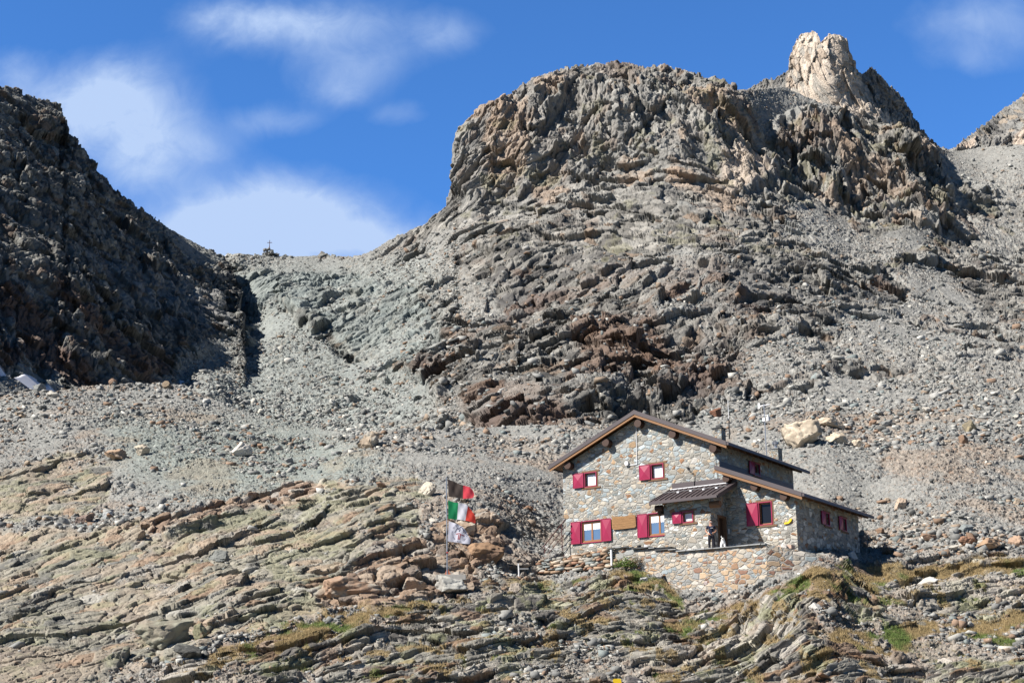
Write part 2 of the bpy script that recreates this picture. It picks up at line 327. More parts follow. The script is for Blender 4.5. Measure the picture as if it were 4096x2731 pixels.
def near_shade(p, n, X, Y, apply):
    jx = fbm(p, 2.2, 3, 11)*16; jy = fbm(p, 2.2, 3, 12)*11; xm = X+jx; ym = Y+jy
    slab = np.maximum.reduce([polymask(xm, ym, q, 7) for q in SLAB]); plate = polymask(xm, ym, PLATE, 7); brown = np.maximum.reduce([polymask(xm, ym, q, 6) for q in BROWN])
    pale = np.maximum.reduce([polymask(xm, ym, q, 14) for q in PALE]); grass = np.maximum.reduce([polymask(xm+jx, ym+jy, q, 9) for q in GRASSY]); serp = polymask(xm, ym, SERP[0], 60)
    big = fbm(p, 9, 3, 3); med = fbm(p, 2.6, 3, 5)
    rock = np.clip(slab+plate+brown, 0, 1); plate = plate*(1-brown); slab = slab*(1-plate)*(1-brown)
    # pockets of rubble inside the rock
    pock = sstep(fbm(p, 4.0, 4, 21), .12, .28); plate_r = plate*(1-.85*pock); slab_r = slab*(1-.6*sstep(fbm(p, 3.2, 4, 23), .26, .4)); scree = 1-np.clip(plate_r+slab_r+brown, 0, 1)
    D = .55*big*(1-.3*plate); NN = np.zeros_like(p)
    sn = np.array([0, -.40, .917]); t1 = np.array([.78, .58, .235])
    def nrm(phi, t=t1):
        t = t/np.linalg.norm(t); b = np.cross(t, sn); v = sn*math.cos(phi)+b*math.sin(phi); return v/np.linalg.norm(v)
    wv = np.stack([fbm(p, 6, 2, 31), fbm(p, 6, 2, 32), fbm(p, 6, 2, 33)], 1)*.9; pw = p+wv
    ms, mp, mb = slab_r > .01, plate_r > .01, brown > .01; tt = np.array([.80, .50, .30])
    a1, _ = blocks(pw[ms], frame(t1, nrm(.5), 6.0, 3.0, 2.0), 41, .26, .42, .14); D[ms] += slab_r[ms]*a1
    a1, _ = blocks(pw[mp], frame(tt, nrm(.75, tt), 4.5, 2.0, .75), 61, .32, .34, .14); D[mp] += plate_r[mp]*a1
    a1, _ = blocks(pw[mb], frame(t1, nrm(.6), 3.6, 2.0, 1.3), 71, .50, .5, .22); D[mb] += brown[mb]*a1
    D += .16*fbm(p, 1.3, 3, 35)*rock
    p, n, X, Y = apply(D); D = np.zeros(len(p), f32)
    wv = np.stack([fbm(p, 6, 2, 31), fbm(p, 6, 2, 32), fbm(p, 6, 2, 33)], 1)*.9; pw = p+wv
    C = np.zeros_like(p, dtype=f32)
    # slabs: big smooth sheets with steps
    m = slab_r > .01; q = pw[m]
    a1, i1 = blocks(q, frame(t1, nrm(.5), 6.0, 3.0, 2.0), 41, 0, 0); a2, i2 = blocks(q, frame(t1, nrm(.35), 1.9, 1.2, .75), 42, .11, .27, .12)
    a3, i3 = blocks(q, frame(t1, nrm(.6), .6, .42, .26), 43, .035, .10, .05)
    D[m] += slab_r[m]*(a2*(.4+.6*h01(i1, 9))+a3)
    lich = sstep(fbm(q, 1.1, 4, 51)+.35*big[m], -.05, .35)
    base = pal(h01(i2, 3), [(.25, .235, .195), (.285, .265, .22), (.215, .205, .175), (.31, .25, .19), (.165, .16, .145), (.25, .18, .13), (.34, .325, .29)], [3, 3, 2.4, 1.5, 1.5, .7, 1])*(.85+.3*h01(i3, 4))[:, None]
    pink = sstep(fbm(q, 3.5, 3, 53)+.25*(xm[m] < 380), .05, .3)
    c = mixc(base, np.broadcast_to(np.array([.25, .25, .155], f32), base.shape), lich*.50); c = mixc(c, np.broadcast_to(np.array([.37, .28, .21], f32), base.shape), pink*.38*(1-lich*.4))
    C[m] += c*slab_r[m, None]
    # thin plates
    m = plate_r > .01; q = pw[m]; tt = np.array([.80, .50, .30])
    a2, i2 = blocks(q, frame(tt, nrm(.7, tt), 1.9, .9, .24), 62, .17, .20, .06)
    a3, i3 = blocks(q, frame(tt, nrm(.8, tt), .75, .4, .10), 63, .065, .07, .03)
    D[m] += plate_r[m]*(a2+a3)
    base = pal(h01(i2, 3), [(.185, .175, .155), (.24, .228, .20), (.135, .125, .115), (.31, .285, .245), (.22, .15, .10), (.38, .35, .31)], [3, 4, 2, 3, 1.3, 1.5])
    base = base*(.8+.4*h01(i3, 4))[:, None]
    lich = sstep(fbm(q, 1.3, 4, 65), .08, .35); rust = sstep(fbm(q, 2.2, 3, 66), .2, .4)
    c = mixc(base, np.broadcast_to(np.array([.27, .28, .14], f32), base.shape), lich*.45); c = mixc(c, np.broadcast_to(np.array([.24, .13, .07], f32), base.shape), rust*.5)
    c = mixc(c, np.broadcast_to(np.array([.46, .42, .37], f32), base.shape), pale[m]*.62)
    C[m] += c*plate_r[m, None]
    # brown blocks round the flagpole
    m = brown > .01; q = pw[m]
    a2, i2 = blocks(q, frame(t1, nrm(.3), 1.1, .7, .45), 72, .17, .17, .08); a3, i3 = blocks(q, frame(t1, nrm(.5), .4, .3, .12), 73, .035, .04, .02)
    D[m] += brown[m]*(a2+a3)
    base = pal(h01(i2, 3), [(.28, .20, .145), (.34, .27, .21), (.23, .165, .125), (.33, .30, .265), (.19, .155, .13)], [2.4, 3, 2, 2.6, 1.4])
    w = np.clip(1-plate_r[m]-slab_r[m], 0, 1)*np.clip(brown[m], 0, 1); C[m] += base*w[:, None]
    # rubble
    m = scree > .01; q = p[m]
    MS = np.eye(3)
    a1, i1 = blocks(q, MS/.9, 81, .10, .12); a2, i2 = blocks(q, MS/.34, 82, .07, .10); a3, i3 = blocks(q, MS/.14, 83, .035, .05)
    fine = sstep(fbm(q, 5.0, 3, 85), -.1, .3)*(ym[m] < 1200)      # smoother gravel sheets
    k = 1-.62*fine
    D[m] += scree[m]*k*(a1*.8+a2+a3)
    hh = h01(i2, 3); base = pal(h01(i3, 3), [(.235, .235, .225), (.29, .288, .275), (.18, .178, .17), (.38, .37, .345), (.25, .185, .14), (.13, .128, .122)], [4, 4, 3, 1.2, .7, 1.2])
    b2 = pal(hh, [(.235, .235, .225), (.29, .285, .27), (.19, .187, .18), (.24, .17, .125), (.33, .31, .28)], [4, 3, 3, .7, .8]); base = base*.55+b2*.45
    base = mixc(base, np.broadcast_to(np.array([.265, .265, .25], f32), base.shape), fine*.62); base = mixc(base, base*np.array([.88, 1.0, .98], f32), serp[m]*.8)
    br = sstep(fbm(q, 6, 3, 87), .1, .35)+np.where(ym[m] > 1330, .6, 0)+np.where((xm[m] > 1900) & (ym[m] > 1235), .4, 0); br = np.clip(br, 0, 1)
    base = mixc(base, base*np.array([1.08, .95, .86], f32), br)
    C[m] += base*scree[m, None]
    s = np.clip(C.sum(1), .001, 9); 
    tot = slab_r+plate_r+scree+np.clip(brown-plate_r-slab_r, 0, 1); C /= np.maximum(tot, .6)[:, None]
    # turf
    gm = grass*sstep(fbm(p, 1.0, 4, 91)+.18, -.05, .18); 
    turf = mixc(np.broadcast_to(np.array([.27, .20, .10], f32), C.shape), np.broadcast_to(np.array([.14, .155, .055], f32), C.shape), sstep(fbm(p, 2.0, 3, 92)+np.where((xm > 1430) & (xm < 1860) & (ym < 1400), .22, -.12), 0, .3))
    moss = plate_r*sstep(fbm(p, .9, 4, 94), .20, .32)*.85; C = mixc(C, turf*.9, np.clip(gm+moss, 0, 1)); D = D*(1-.6*gm)+.05*gm*fbm(p, .2, 2, 95)
    return D.astype(f32), C.astype(f32), dict(scree=scree*(1-gm), grass=np.clip(gm, 0, 1), moss=moss, rock=np.clip(slab_r+plate_r+brown, 0, 1))
def near_post(p):
    q = p-HP0; u = q@HU; d = q@HD; z = q[:, 2]
    inside = (u > -11.3) & (u < 5.2) & (d > -3.4) & (d < 11)
    lim = np.where((u > -11.3) & (u < 5.2) & (d > -3.4), np.where(u < -5.3, .12, -.6), 99)
    lim = np.where((d > 0) & (u > -10.9) & (u < -.1), -.3, lim); lim = np.where(u > 4.8, np.where(d > 0, .02*d+d*.05, -.5), lim)
    p[:, 2] = np.where(inside & (z > lim), HP0[2]+lim, p[:, 2])
    front = (u > -10.7) & (u < 4.6) & (d > -4.3) & (d <= -3.4)     # keep the foot of the retaining wall clear
    zb = np.interp(u, [-10.7, -5.3, -2.3, -1.4, .2, 3.3, 4.3, 6.4, 8.6], [-.62, -.55, -1.2, -1.85, -2.2, -2.2, -2.0, -1.45, -1.0])
    p[:, 2] = np.where(front & (z > zb+.1), HP0[2]+zb+.1, p[:, 2])
    tq = (u-4.4)*.852+(d+3.5)*.524; sq = (u-4.4)*.524-(d+3.5)*.852                 # wing of the wall that turns back to the annex
    wing = (tq > -.2) & (tq < 3.2) & (sq > 0) & (sq < .7); lw = np.interp(tq, [0, 1.5, 3.05], [-1.95, -1.55, -1.15])
    p[:, 2] = np.where(wing & (z > lw), HP0[2]+lw, p[:, 2])
    behind = (tq > -1) & (tq < 3.3) & (sq <= 0) & (u > 4.4) & (d < .5); lb = np.interp(tq, [0, 3.05], [-.4, -.95])
    p[:, 2] = np.where(behind & (z > lb), HP0[2]+lb, p[:, 2])
    return p
near_crest = [(-170, 935), (0, 914), (60, 894), (130, 900), (200, 888), (300, 882), (420, 884), (450, 902), (520, 930), (600, 958), (700, 980), (800, 996), (900, 990), (1000, 988), (1100, 982), (1200, 976), (1300, 976), (1400, 975), (1600, 975), (1700, 960), (1800, 950), (1900, 945), (2000, 935), (2100, 925), (2200, 905), (2352, 892), (2520, 884)]
Q = 1.25                         # grid quality
near = build_layer('terrain', near_crest, 1600, -140, 2500, int(1500*Q), int(1000*Q), near_depth, near_shade, mat=M_ROCK, post=near_post, face=.48, back=((1.5, .5), (4, 2.2), (9, 6), (20, 12), (40, 16)))
tag(near.obj, kind='structure')

# ------------------------------------------------------------------ the mountain in the middle
mtn_pts = [(300, 700, 345), (540, 585, 352), (620, 588, 358), (700, 592, 360), (800, 592, 358), (880, 565, 352), (600, 690, 322), (700, 700, 318), (800, 700, 312), (560, 660, 345), (560, 740, 325), (610, 760, 306), (560, 820, 278), (640, 840, 266), (450, 800, 275), (450, 845, 244), (500, 860, 238), (340, 880, 240), (800, 820, 265), (900, 820, 252), (400, 905, 226), (480, 900, 218), (560, 900, 236), (580, 960, 215), (700, 960, 215), (850, 1010, 195), (950, 900, 222), (400, 1020, 190), (600, 1040, 190),
  (1000, 750, 258), (1050, 990, 182), (1050, 850, 220), (1000, 640, 308), (960, 530, 348), (1040, 560, 322), (1200, 990, 172), (1200, 850, 206), (1200, 700, 258), (1200, 560, 305), (1200, 450, 338), (1200, 300, 352), (1220, 200, 368), (1350, 990, 168), (1400, 800, 216), (1400, 650, 262), (1400, 500, 312), (1400, 420, 340), (1400, 300, 350), (1400, 200, 362), (1400, 145, 385),
  (1600, 990, 165), (1600, 800, 212), (1600, 600, 272), (1650, 480, 318), (1650, 350, 346), (1650, 220, 365), (1600, 160, 385), (1065, 320, 352), (1055, 420, 348), (1750, 970, 165), (1800, 800, 205), (1850, 650, 258), (1850, 520, 318), (1800, 450, 340), (1800, 350, 372), (1800, 260, 388), (1900, 230, 402), (1950, 350, 378), (1950, 450, 362), (2000, 300, 396), (2100, 340, 390), (2050, 420, 370), (2100, 480, 355), (2000, 560, 325), (2050, 700, 258), (2050, 850, 195), (2050, 960, 162),
  (2200, 450, 392), (2200, 600, 330), (2250, 750, 250), (2250, 900, 178), (2352, 900, 185), (2352, 700, 285), (2352, 550, 370), (2352, 350, 430), (2200, 380, 425), (2180, 345, 445), (2500, 900, 190), (2500, 400, 420)]
mtn_depth = tps(mtn_pts)
DOME = [(1030, 440), (1040, 300), (1100, 240), (1240, 190), (1400, 200), (1600, 185), (1700, 240), (1760, 330), (1790, 400), (1740, 460), (1600, 400), (1500, 385), (1400, 420), (1250, 430), (1130, 460)]
CLIFFR = [(1760, 280), (1850, 248), (1900, 262), (1990, 300), (2070, 290), (2150, 340), (2180, 450), (2150, 520), (2010, 500), (1930, 470), (1860, 430), (1790, 400)]
SCREE_F = [[(540, 730), (640, 690), (700, 760), (850, 840), (940, 860), (1000, 920), (1110, 990), (1000, 1060), (360, 1060), (430, 880), (560, 830)],
           [(860, 590), (960, 540), (1060, 560), (1130, 590), (1150, 640), (1080, 690), (1000, 690), (900, 640), (830, 640), (820, 610)],
           [(1880, 440), (1930, 490), (2010, 525), (2130, 560), (2200, 620), (2270, 690), (2450, 760), (2450, 1050), (1540, 1050), (1640, 900), (1760, 790), (1900, 730), (2050, 730), (2080, 660), (1990, 590), (1880, 560), (1830, 500)],
           [(1690, 205), (1800, 190), (1900, 230), (1960, 270), (1860, 262), (1790, 290), (1740, 290)], [(2150, 345), (2200, 330), (2400, 300), (2420, 560), (2300, 560), (2230, 500), (2170, 430)], [(1500, 640), (1620, 600), (1640, 640), (1540, 690)], [(520, 575), (860, 580), (850, 612), (540, 606)]]
SLABS_F = [(530, 600), (850, 600), (920, 640), (1010, 730), (1020, 800), (960, 840), (870, 810), (760, 760), (640, 690), (560, 740)]
DARK_F = [(1000, 700), (1060, 560), (1180, 540), (1400, 540), (1640, 560), (1840, 570), (2060, 600), (2100, 680), (1940, 730), (1820, 760), (1700, 840), (1560, 990), (1120, 1000), (1000, 900), (930, 850), (1020, 800)]
CREAM_F = [[(1650, 320), (1740, 310), (1770, 370), (1700, 410), (1650, 385)], [(1790, 205), (1850, 215), (1990, 255), (1960, 275), (1850, 240)], [(2320, 330), (2400, 280), (2400, 420), (2330, 400)]]
def _fr(p, vert, s):
    q = p+np.stack([fbm(p, 48*s, 2, 131), fbm(p, 48*s, 2, 132), fbm(p, 48*s, 2, 133)], 1)*16*s
    if vert: return q, np.array([.12, .1, 1.]), np.array([.8, -.6, 0]), 2.0, 1.0, .8
    return q, np.array([.80, .40, .40]), np.array([-.45, -.3, .82]), 1.3, 1.1, .95
def far_big(p, s, vert=False):
    q, t, nn, La, Lb, Lc = _fr(p, vert, s)
    a0, i0 = blocks(q, frame(t, nn, 15*s*La, 14*s*Lb, 13*s*Lc), 141, 1.1*s, 3.0*s, .5*s)
    a1, i1 = blocks(q, frame(t, nn, 6*s*La, 5.4*s*Lb, 5.2*s*Lc), 142, .62*s, 1.75*s, .35*s)
    return a0, a1
def far_small(p, s, vert=False):
    q, t, nn, La, Lb, Lc = _fr(p, vert, s)
    _, i1 = blocks(q, frame(t, nn, 6*s*La, 5.4*s*Lb, 5.2*s*Lc), 142, 0, 0)
    a2, i2 = blocks(q, frame(t, nn, 2.3*s*La, 2.1*s*Lb, 2.0*s*Lc), 143, .42*s, .8*s, .22*s)
    a3, i3 = blocks(q, frame(t, nn, .95*s*La, .9*s*Lb, .8*s*Lc), 144, .17*s, .32*s, .08*s)
    return a2, a3, i1, i2, i3
def far_scree(p, sel, C, D, w, tint=(1, 1, 1)):
    tint = np.array(tint)*np.array([1.0, 1.0, .975])
    q = p[sel]; e = np.eye(3)
    a1, i1 = blocks(q, e/2.6, 151, .22, .35); a2, i2 = blocks(q, e/.95, 152, .18, .26); a3, i3 = blocks(q, e/.42, 153, .09, .13)
    fz = sstep(fbm(q*np.array([1, .4, .4], f32), 11, 4, 156), -.12, .22); D[sel] += w[sel]*(a1*.7+a2+a3)*(1-.62*fz)
    base = pal(h01(i3, 3), [(.26, .255, .245), (.32, .315, .305), (.20, .195, .19), (.42, .41, .39), (.22, .17, .135), (.15, .148, .145)], [4, 4, 3, 1.1, .7, 1])*.6+pal(h01(i2, 3), [(.26, .255, .245), (.31, .30, .29), (.22, .215, .21), (.24, .19, .155)], [4, 3, 3, .8])*.4
    sh = fbm(q, 30, 3, 155); base = mixc(base, np.broadcast_to(np.array([.255, .255, .25], f32), base.shape), fz*.6); base = base*(1+.16*sh)[:, None]
    C[sel] += base*np.array(tint, f32)*w[sel, None]
def mtn_shade(p, n, X, Y, apply):
    jx = fbm(p, 13, 4, 111)*26; jy = fbm(p, 13, 4, 112)*22; xm = X+jx; ym = Y+jy
    dome = polymask(xm, ym, DOME, 12); cliff = polymask(xm, ym, CLIFFR, 8); scree = np.maximum.reduce([polymask(xm, ym, q, 8) for q in SCREE_F])
    slabs = polymask(xm, ym, SLABS_F, 10); dark = polymask(xm, ym, DARK_F, 45); cream = np.maximum.reduce([polymask(xm, ym, q, 8) for q in CREAM_F])
    patch = sstep(fbm(p, 16, 4, 115), .10, .24)*(1-dome)*(1-cliff)*(1-.55*dark); scree = np.maximum(scree*(1-.92*sstep(fbm(p, 11, 4, 117), .22, .34)), patch*.9*(ym > 430))
    scree = scree*(1-cliff)*(1-.8*dome)*(1-.95*polymask(xm, ym, [(2090, 590), (2180, 540), (2420, 560), (2420, 720), (2280, 700), (2200, 650)], 12)); rock = 1-scree
    cliff = np.maximum(cliff, dome*.72*sstep(fbm(p, 24, 3, 116), -.35, .05)); vv = cliff > .01
    a0, a1 = far_big(p, 1.0); b0, b1 = far_big(p[vv], 1.0, True)
    B0 = np.zeros(len(p), f32); B1 = B0.copy(); B0[vv] = b0; B1[vv] = b1
    D = fbm(p, 42, 3, 113)*4.2*(1-.75*scree)+rock*((a0*(1-cliff)*(.8+.4*dome-.6*slabs)+B0*cliff*1.3)+(a1*(1-cliff)*(.9+.3*dark-.4*slabs)+B1*cliff*1.3))
    D += rock*(fbm(p, 9, 3, 118)*1.3+fbm(p*np.array([1, 1, .22], f32), 7, 3, 119, ridged=True)*(dome*.9+cliff*3.4))
    p, n, X, Y = apply(D.astype(f32))
    jx = fbm(p, 13, 4, 111)*26; jy = fbm(p, 13, 4, 112)*22; xm = X+jx; ym = Y+jy
    C = np.zeros_like(p, dtype=f32)
    a2, a3, i1, i2, i3 = far_small(p, 1.0); b2, b3, j1, j2, j3 = far_small(p[vv], 1.0, True)
    A2 = a2*(1-cliff); A3 = a3*(1-cliff); A2[vv] += b2*1.2*cliff[vv]; A3[vv] += b3*cliff[vv]
    H = np.stack([i1, i2, i3]); jj = np.zeros_like(H); jj[0, vv] = j1; jj[1, vv] = j2; jj[2, vv] = j3; H = np.where(cliff > .5, jj, H)
    D = rock*(A2+A3+fbm(p, 1.6, 3, 120)*.22)
    D = D.astype(f32)
    base = pal(h01(H[1], 3), [(.20, .19, .175), (.25, .24, .22), (.15, .145, .135), (.31, .295, .27), (.21, .165, .13), (.11, .105, .10)], [4, 4, 3, 2, 1.2, 1.5])*(.82+.36*h01(H[2], 4))[:, None]
    base = base*(.85+.3*h01(H[0], 6))[:, None]
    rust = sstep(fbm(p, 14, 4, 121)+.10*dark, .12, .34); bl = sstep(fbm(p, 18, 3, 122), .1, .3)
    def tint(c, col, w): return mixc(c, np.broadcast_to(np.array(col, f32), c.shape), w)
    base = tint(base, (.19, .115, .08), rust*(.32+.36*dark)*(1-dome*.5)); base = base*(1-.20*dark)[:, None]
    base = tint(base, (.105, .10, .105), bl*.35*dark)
    tan = sstep(fbm(p*np.array([1, 1, .45], f32), 9, 4, 123), .06, .26); base = tint(base, (.40, .30, .225), tan*.55*np.clip(dome+cliff*.9, 0, 1)); base = tint(base, (.33, .325, .31), dome*.28*(1-tan))
    base = tint(base, (.27, .285, .275), slabs*.6); base = tint(base, (.46, .385, .32), cream*.8)
    up = sstep(n[:, 2], .55, .8); moss = sstep(fbm(p, 5, 4, 125), .2, .4)*(ym < 620)*.35; base = tint(base, (.19, .18, .09), moss*rock)
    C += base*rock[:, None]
    ms = scree > .01; far_scree(p, ms, C, D, scree)
    g = polymask(xm, ym, [(520, 600), (1000, 600), (1000, 1000), (400, 1050)], 60); C *= (1+g[:, None]*np.array([-.07, .01, .03], f32))
    return D, C, dict(scree=scree, rock=rock)
mtn_crest = [(250, 640), (400, 640), (480, 600), (520, 580), (560, 582), (600, 584), (612, 578), (630, 580), (645, 587), (655, 582), (672, 587), (700, 588), (725, 586), (738, 577), (755, 580), (770, 588), (800, 587), (830, 585), (860, 570), (900, 548), (960, 515), (1000, 490), (1020, 470), (1027, 450), (1040, 430), (1046, 380), (1050, 318), (1056, 300), (1080, 280), (1130, 240), (1190, 210), (1240, 182), (1252, 175), (1262, 181), (1300, 162), (1330, 146), (1350, 140), (1365, 148), (1400, 144), (1440, 143), (1480, 150), (1500, 146), (1560, 150), (1600, 163), (1650, 176), (1680, 196), (1700, 212), (1740, 206), (1800, 200), (1850, 222), (1900, 240), (1990, 262), (2060, 292), (2110, 310), (2135, 328), (2160, 345), (2195, 347), (2250, 338), (2330, 332), (2520, 330)]
mountain = build_layer('mountain', mtn_crest, 1035, 330, 2520, int(1500*Q), int(760*Q), mtn_depth, mtn_shade, mat=M_ROCKFAR)
tag(mountain.obj, kind='structure')

# ------------------------------------------------------------------ pinnacle behind
pin_crest = [(1640, 230), (1690, 207), (1720, 205), (1742, 190), (1760, 180), (1778, 184), (1800, 170), (1810, 160), (1815, 138), (1820, 118), (1830, 92), (1842, 80), (1855, 77), (1868, 74), (1878, 80), (1885, 98), (1893, 92), (1903, 80), (1915, 80), (1930, 84), (1944, 92), (1950, 118), (1957, 135), (1966, 160), (1978, 172), (1990, 164), (2000, 154), (2012, 162), (2025, 178), (2050, 200), (2075, 222), (2092, 245), (2105, 272), (2118, 298), (2140, 318), (2160, 332), (2190, 350), (2230, 400)]
pin_pts = [(1640, 300, 412), (1640, 210, 425), (1760, 300, 414), (1760, 190, 428), (1840, 300, 415), (1840, 180, 424), (1840, 80, 432), (1930, 300, 412), (1930, 180, 420), (1930, 85, 430), (1990, 300, 410), (2000, 170, 440), (2060, 360, 412), (2060, 230, 445), (2130, 400, 420), (2130, 320, 455), (2230, 430, 450)]
def pin_shade(p, n, X, Y, apply):
    jx = fbm(p, 9, 3, 211)*16; jy = fbm(p, 9, 3, 212)*12; xm = X+jx; ym = Y+jy
    cream = polymask(xm, ym, [(1795, 220), (1812, 150), (1830, 60), (1960, 60), (1972, 170), (2010, 240), (2060, 300), (1990, 320), (1900, 250)], 7)
    scree = polymask(xm, ym, [(1660, 200), (1740, 200), (1800, 190), (1880, 225), (1960, 300), (1660, 330)], 8)*(1-cream); rock = 1-scree
    a0, a1 = far_big(p, .85, True); p, n, X, Y = apply((fbm(p, 30, 3, 213)*3*rock+rock*(a0*.55+a1*.7)+rock*fbm(p, 8, 3, 214)*1.2)*(1-.35*cream))
    a2, a3, i1, i2, i3 = far_small(p, .85, True); D = (rock*(a2+a3)*(1-.4*cream)).astype(f32)
    base = pal(h01(i2, 3), [(.20, .19, .175), (.25, .24, .225), (.15, .145, .14), (.29, .28, .26)], [3, 3, 2, 1])*(.85+.3*h01(i3, 4))[:, None]
    cr = pal(h01(i2, 3), [(.50, .42, .345), (.55, .475, .40), (.42, .34, .27), (.36, .33, .29)], [3, 3, 2, 1.2])*(.88+.24*h01(i3, 4))[:, None]
    C = mixc(base, cr, cream)*rock[:, None]; far_scree(p, scree > .01, C, D, scree, (.95, .93, .92))
    return D, C.astype(f32), dict(scree=scree, rock=rock)
pinnacle = build_layer('mountain_peak', pin_crest, [(1640, 330), (1900, 330), (2000, 350), (2100, 400), (2230, 440)], 1640, 2230, int(620*Q), int(300*Q), tps(pin_pts), pin_shade, mat=M_ROCKFAR)
tag(pinnacle.obj, kind='structure')

# ------------------------------------------------------------------ far right ridge
rid_crest = [(2080, 420), (2130, 372), (2170, 345), (2195, 338), (2208, 324), (2230, 310), (2250, 288), (2262, 283), (2280, 268), (2300, 250), (2330, 228), (2352, 213), (2400, 170), (2460, 140), (2520, 120)]
rid_pts = [(2080, 440, 470), (2200, 340, 480), (2200, 440, 465), (2300, 420, 465), (2300, 260, 500), (2400, 420, 455), (2400, 180, 505), (2520, 120, 510), (2520, 420, 450)]
def rid_shade(p, n, X, Y, apply):
    xm = X+fbm(p, 12, 3, 311)*18; ym = Y+fbm(p, 12, 3, 312)*14
    cream = np.maximum(polymask(xm, ym, [(2195, 345), (2215, 320), (2240, 315), (2225, 340)], 4), polymask(xm, ym, [(2325, 330), (2370, 250), (2420, 260), (2420, 440), (2330, 420)], 7))
    rock = sstep(fbm(p, 15, 4, 313)+cream*.6, -.05, .12); scree = 1-rock
    a0, a1 = far_big(p, .9, True); p, n, X, Y = apply(rock*(a0*.6+a1*.8)+fbm(p, 30, 2, 314)*2)
    a2, a3, i1, i2, i3 = far_small(p, .9, True); D = (rock*(a2+a3)).astype(f32)
    base = pal(h01(i2, 3), [(.22, .21, .195), (.27, .26, .245), (.18, .175, .17), (.31, .26, .21)], [3, 3, 2, 1])
    C = mixc(base, np.broadcast_to(np.array([.50, .41, .335], f32), base.shape), cream)*rock[:, None]; far_scree(p, scree > .01, C, D, scree)
    return D, C.astype(f32), dict(scree=scree, rock=rock)
ridge = build_layer('mountain_ridge', rid_crest, [(2080, 450), (2520, 450)], 2080, 2520, int(330*Q), int(240*Q), tps(rid_pts), rid_shade, mat=M_ROCKFAR)
tag(ridge.obj, kind='structure')

# ------------------------------------------------------------------ left mountain, in its own shade
lef_crest = [(-620, -200), (-450, -60), (-300, 60), (-160, 120), (-80, 165), (0, 197), (25, 200), (45, 204), (52, 220), (75, 224), (100, 226), (122, 238), (140, 254), (147, 275), (150, 292), (160, 318), (172, 332), (200, 358), (215, 378), (230, 402), (245, 418), (262, 436), (300, 470), (350, 500), (400, 532), (450, 556), (490, 574), (515, 588), (532, 616), (545, 650), (552, 700), (557, 745), (600, 760)]
lef_pts = [(-600, -150, 235), (-600, 400, 180), (-600, 1000, 130), (-300, 80, 262), (-300, 500, 190), (-300, 900, 142), (0, 890, 165), (0, 700, 190), (0, 500, 220), (0, 350, 255), (0, 205, 300), (150, 300, 318), (150, 500, 252), (150, 700, 214), (150, 880, 186), (300, 500, 312), (300, 650, 262), (300, 880, 210), (400, 540, 335), (420, 700, 282), (430, 860, 240), (530, 600, 345), (545, 720, 302), (550, 830, 262), (560, 1000, 205), (300, 1040, 180), (0, 1040, 142)]
def lef_shade(p, n, X, Y, apply):
    jx = fbm(p, 11, 4, 411)*22; jy = fbm(p, 11, 4, 412)*18; xm = X+jx; ym = Y+jy
    scree = np.maximum(polymask(xm, ym, [(-100, 880), (60, 850), (140, 900), (140, 1060), (-100, 1060)], 8), polymask(xm, ym, [(400, 850), (520, 800), (560, 830), (600, 1060), (360, 1060)], 12))
    scree = np.maximum(scree, .9*polymask(xm, ym, [(340, 500), (520, 585), (500, 620), (400, 570)], 7)); rock = 1-scree
    a0, a1 = far_big(p, .8); p, n, X, Y = apply(rock*(fbm(p, 30, 3, 413)*3.5+a0*.75+a1*.9+fbm(p, 8, 3, 414)*1.0))
    a2, a3, i1, i2, i3 = far_small(p, .85); D = (rock*(a2+a3)).astype(f32)
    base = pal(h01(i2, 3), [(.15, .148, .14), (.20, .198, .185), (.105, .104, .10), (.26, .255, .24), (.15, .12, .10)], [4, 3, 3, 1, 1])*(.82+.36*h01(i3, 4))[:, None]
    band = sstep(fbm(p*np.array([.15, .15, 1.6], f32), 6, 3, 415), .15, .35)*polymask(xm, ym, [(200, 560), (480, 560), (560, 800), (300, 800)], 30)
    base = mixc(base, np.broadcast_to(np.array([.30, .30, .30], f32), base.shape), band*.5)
    red = polymask(xm, ym, [(-120, 670), (140, 690), (260, 780), (440, 850), (300, 900), (-120, 900)], 20)*sstep(fbm(p, 9, 3, 416), -.15, .15)
    base = mixc(base, np.broadcast_to(np.array([.13, .075, .055], f32), base.shape), red*.7)
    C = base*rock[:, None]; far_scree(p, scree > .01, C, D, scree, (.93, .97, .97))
    snow = np.maximum(polymask(X, Y, SNOW1, 2), polymask(X, Y, SNOW2, 2)); D = D*(1-snow); C = mixc(C, np.broadcast_to(np.array([.6, .6, .66], f32), C.shape), snow)
    return D, C.astype(f32), dict(scree=scree*(1-snow), rock=rock)
SNOW1 = [(-10, 824), (28, 858), (60, 860), (98, 876), (128, 902), (70, 896), (34, 872), (-10, 842)]; SNOW2 = [(412, 872), (424, 876), (430, 900), (414, 900)]
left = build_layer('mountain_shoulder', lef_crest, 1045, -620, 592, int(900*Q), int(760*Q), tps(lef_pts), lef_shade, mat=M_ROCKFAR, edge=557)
tag(left.obj, kind='structure')

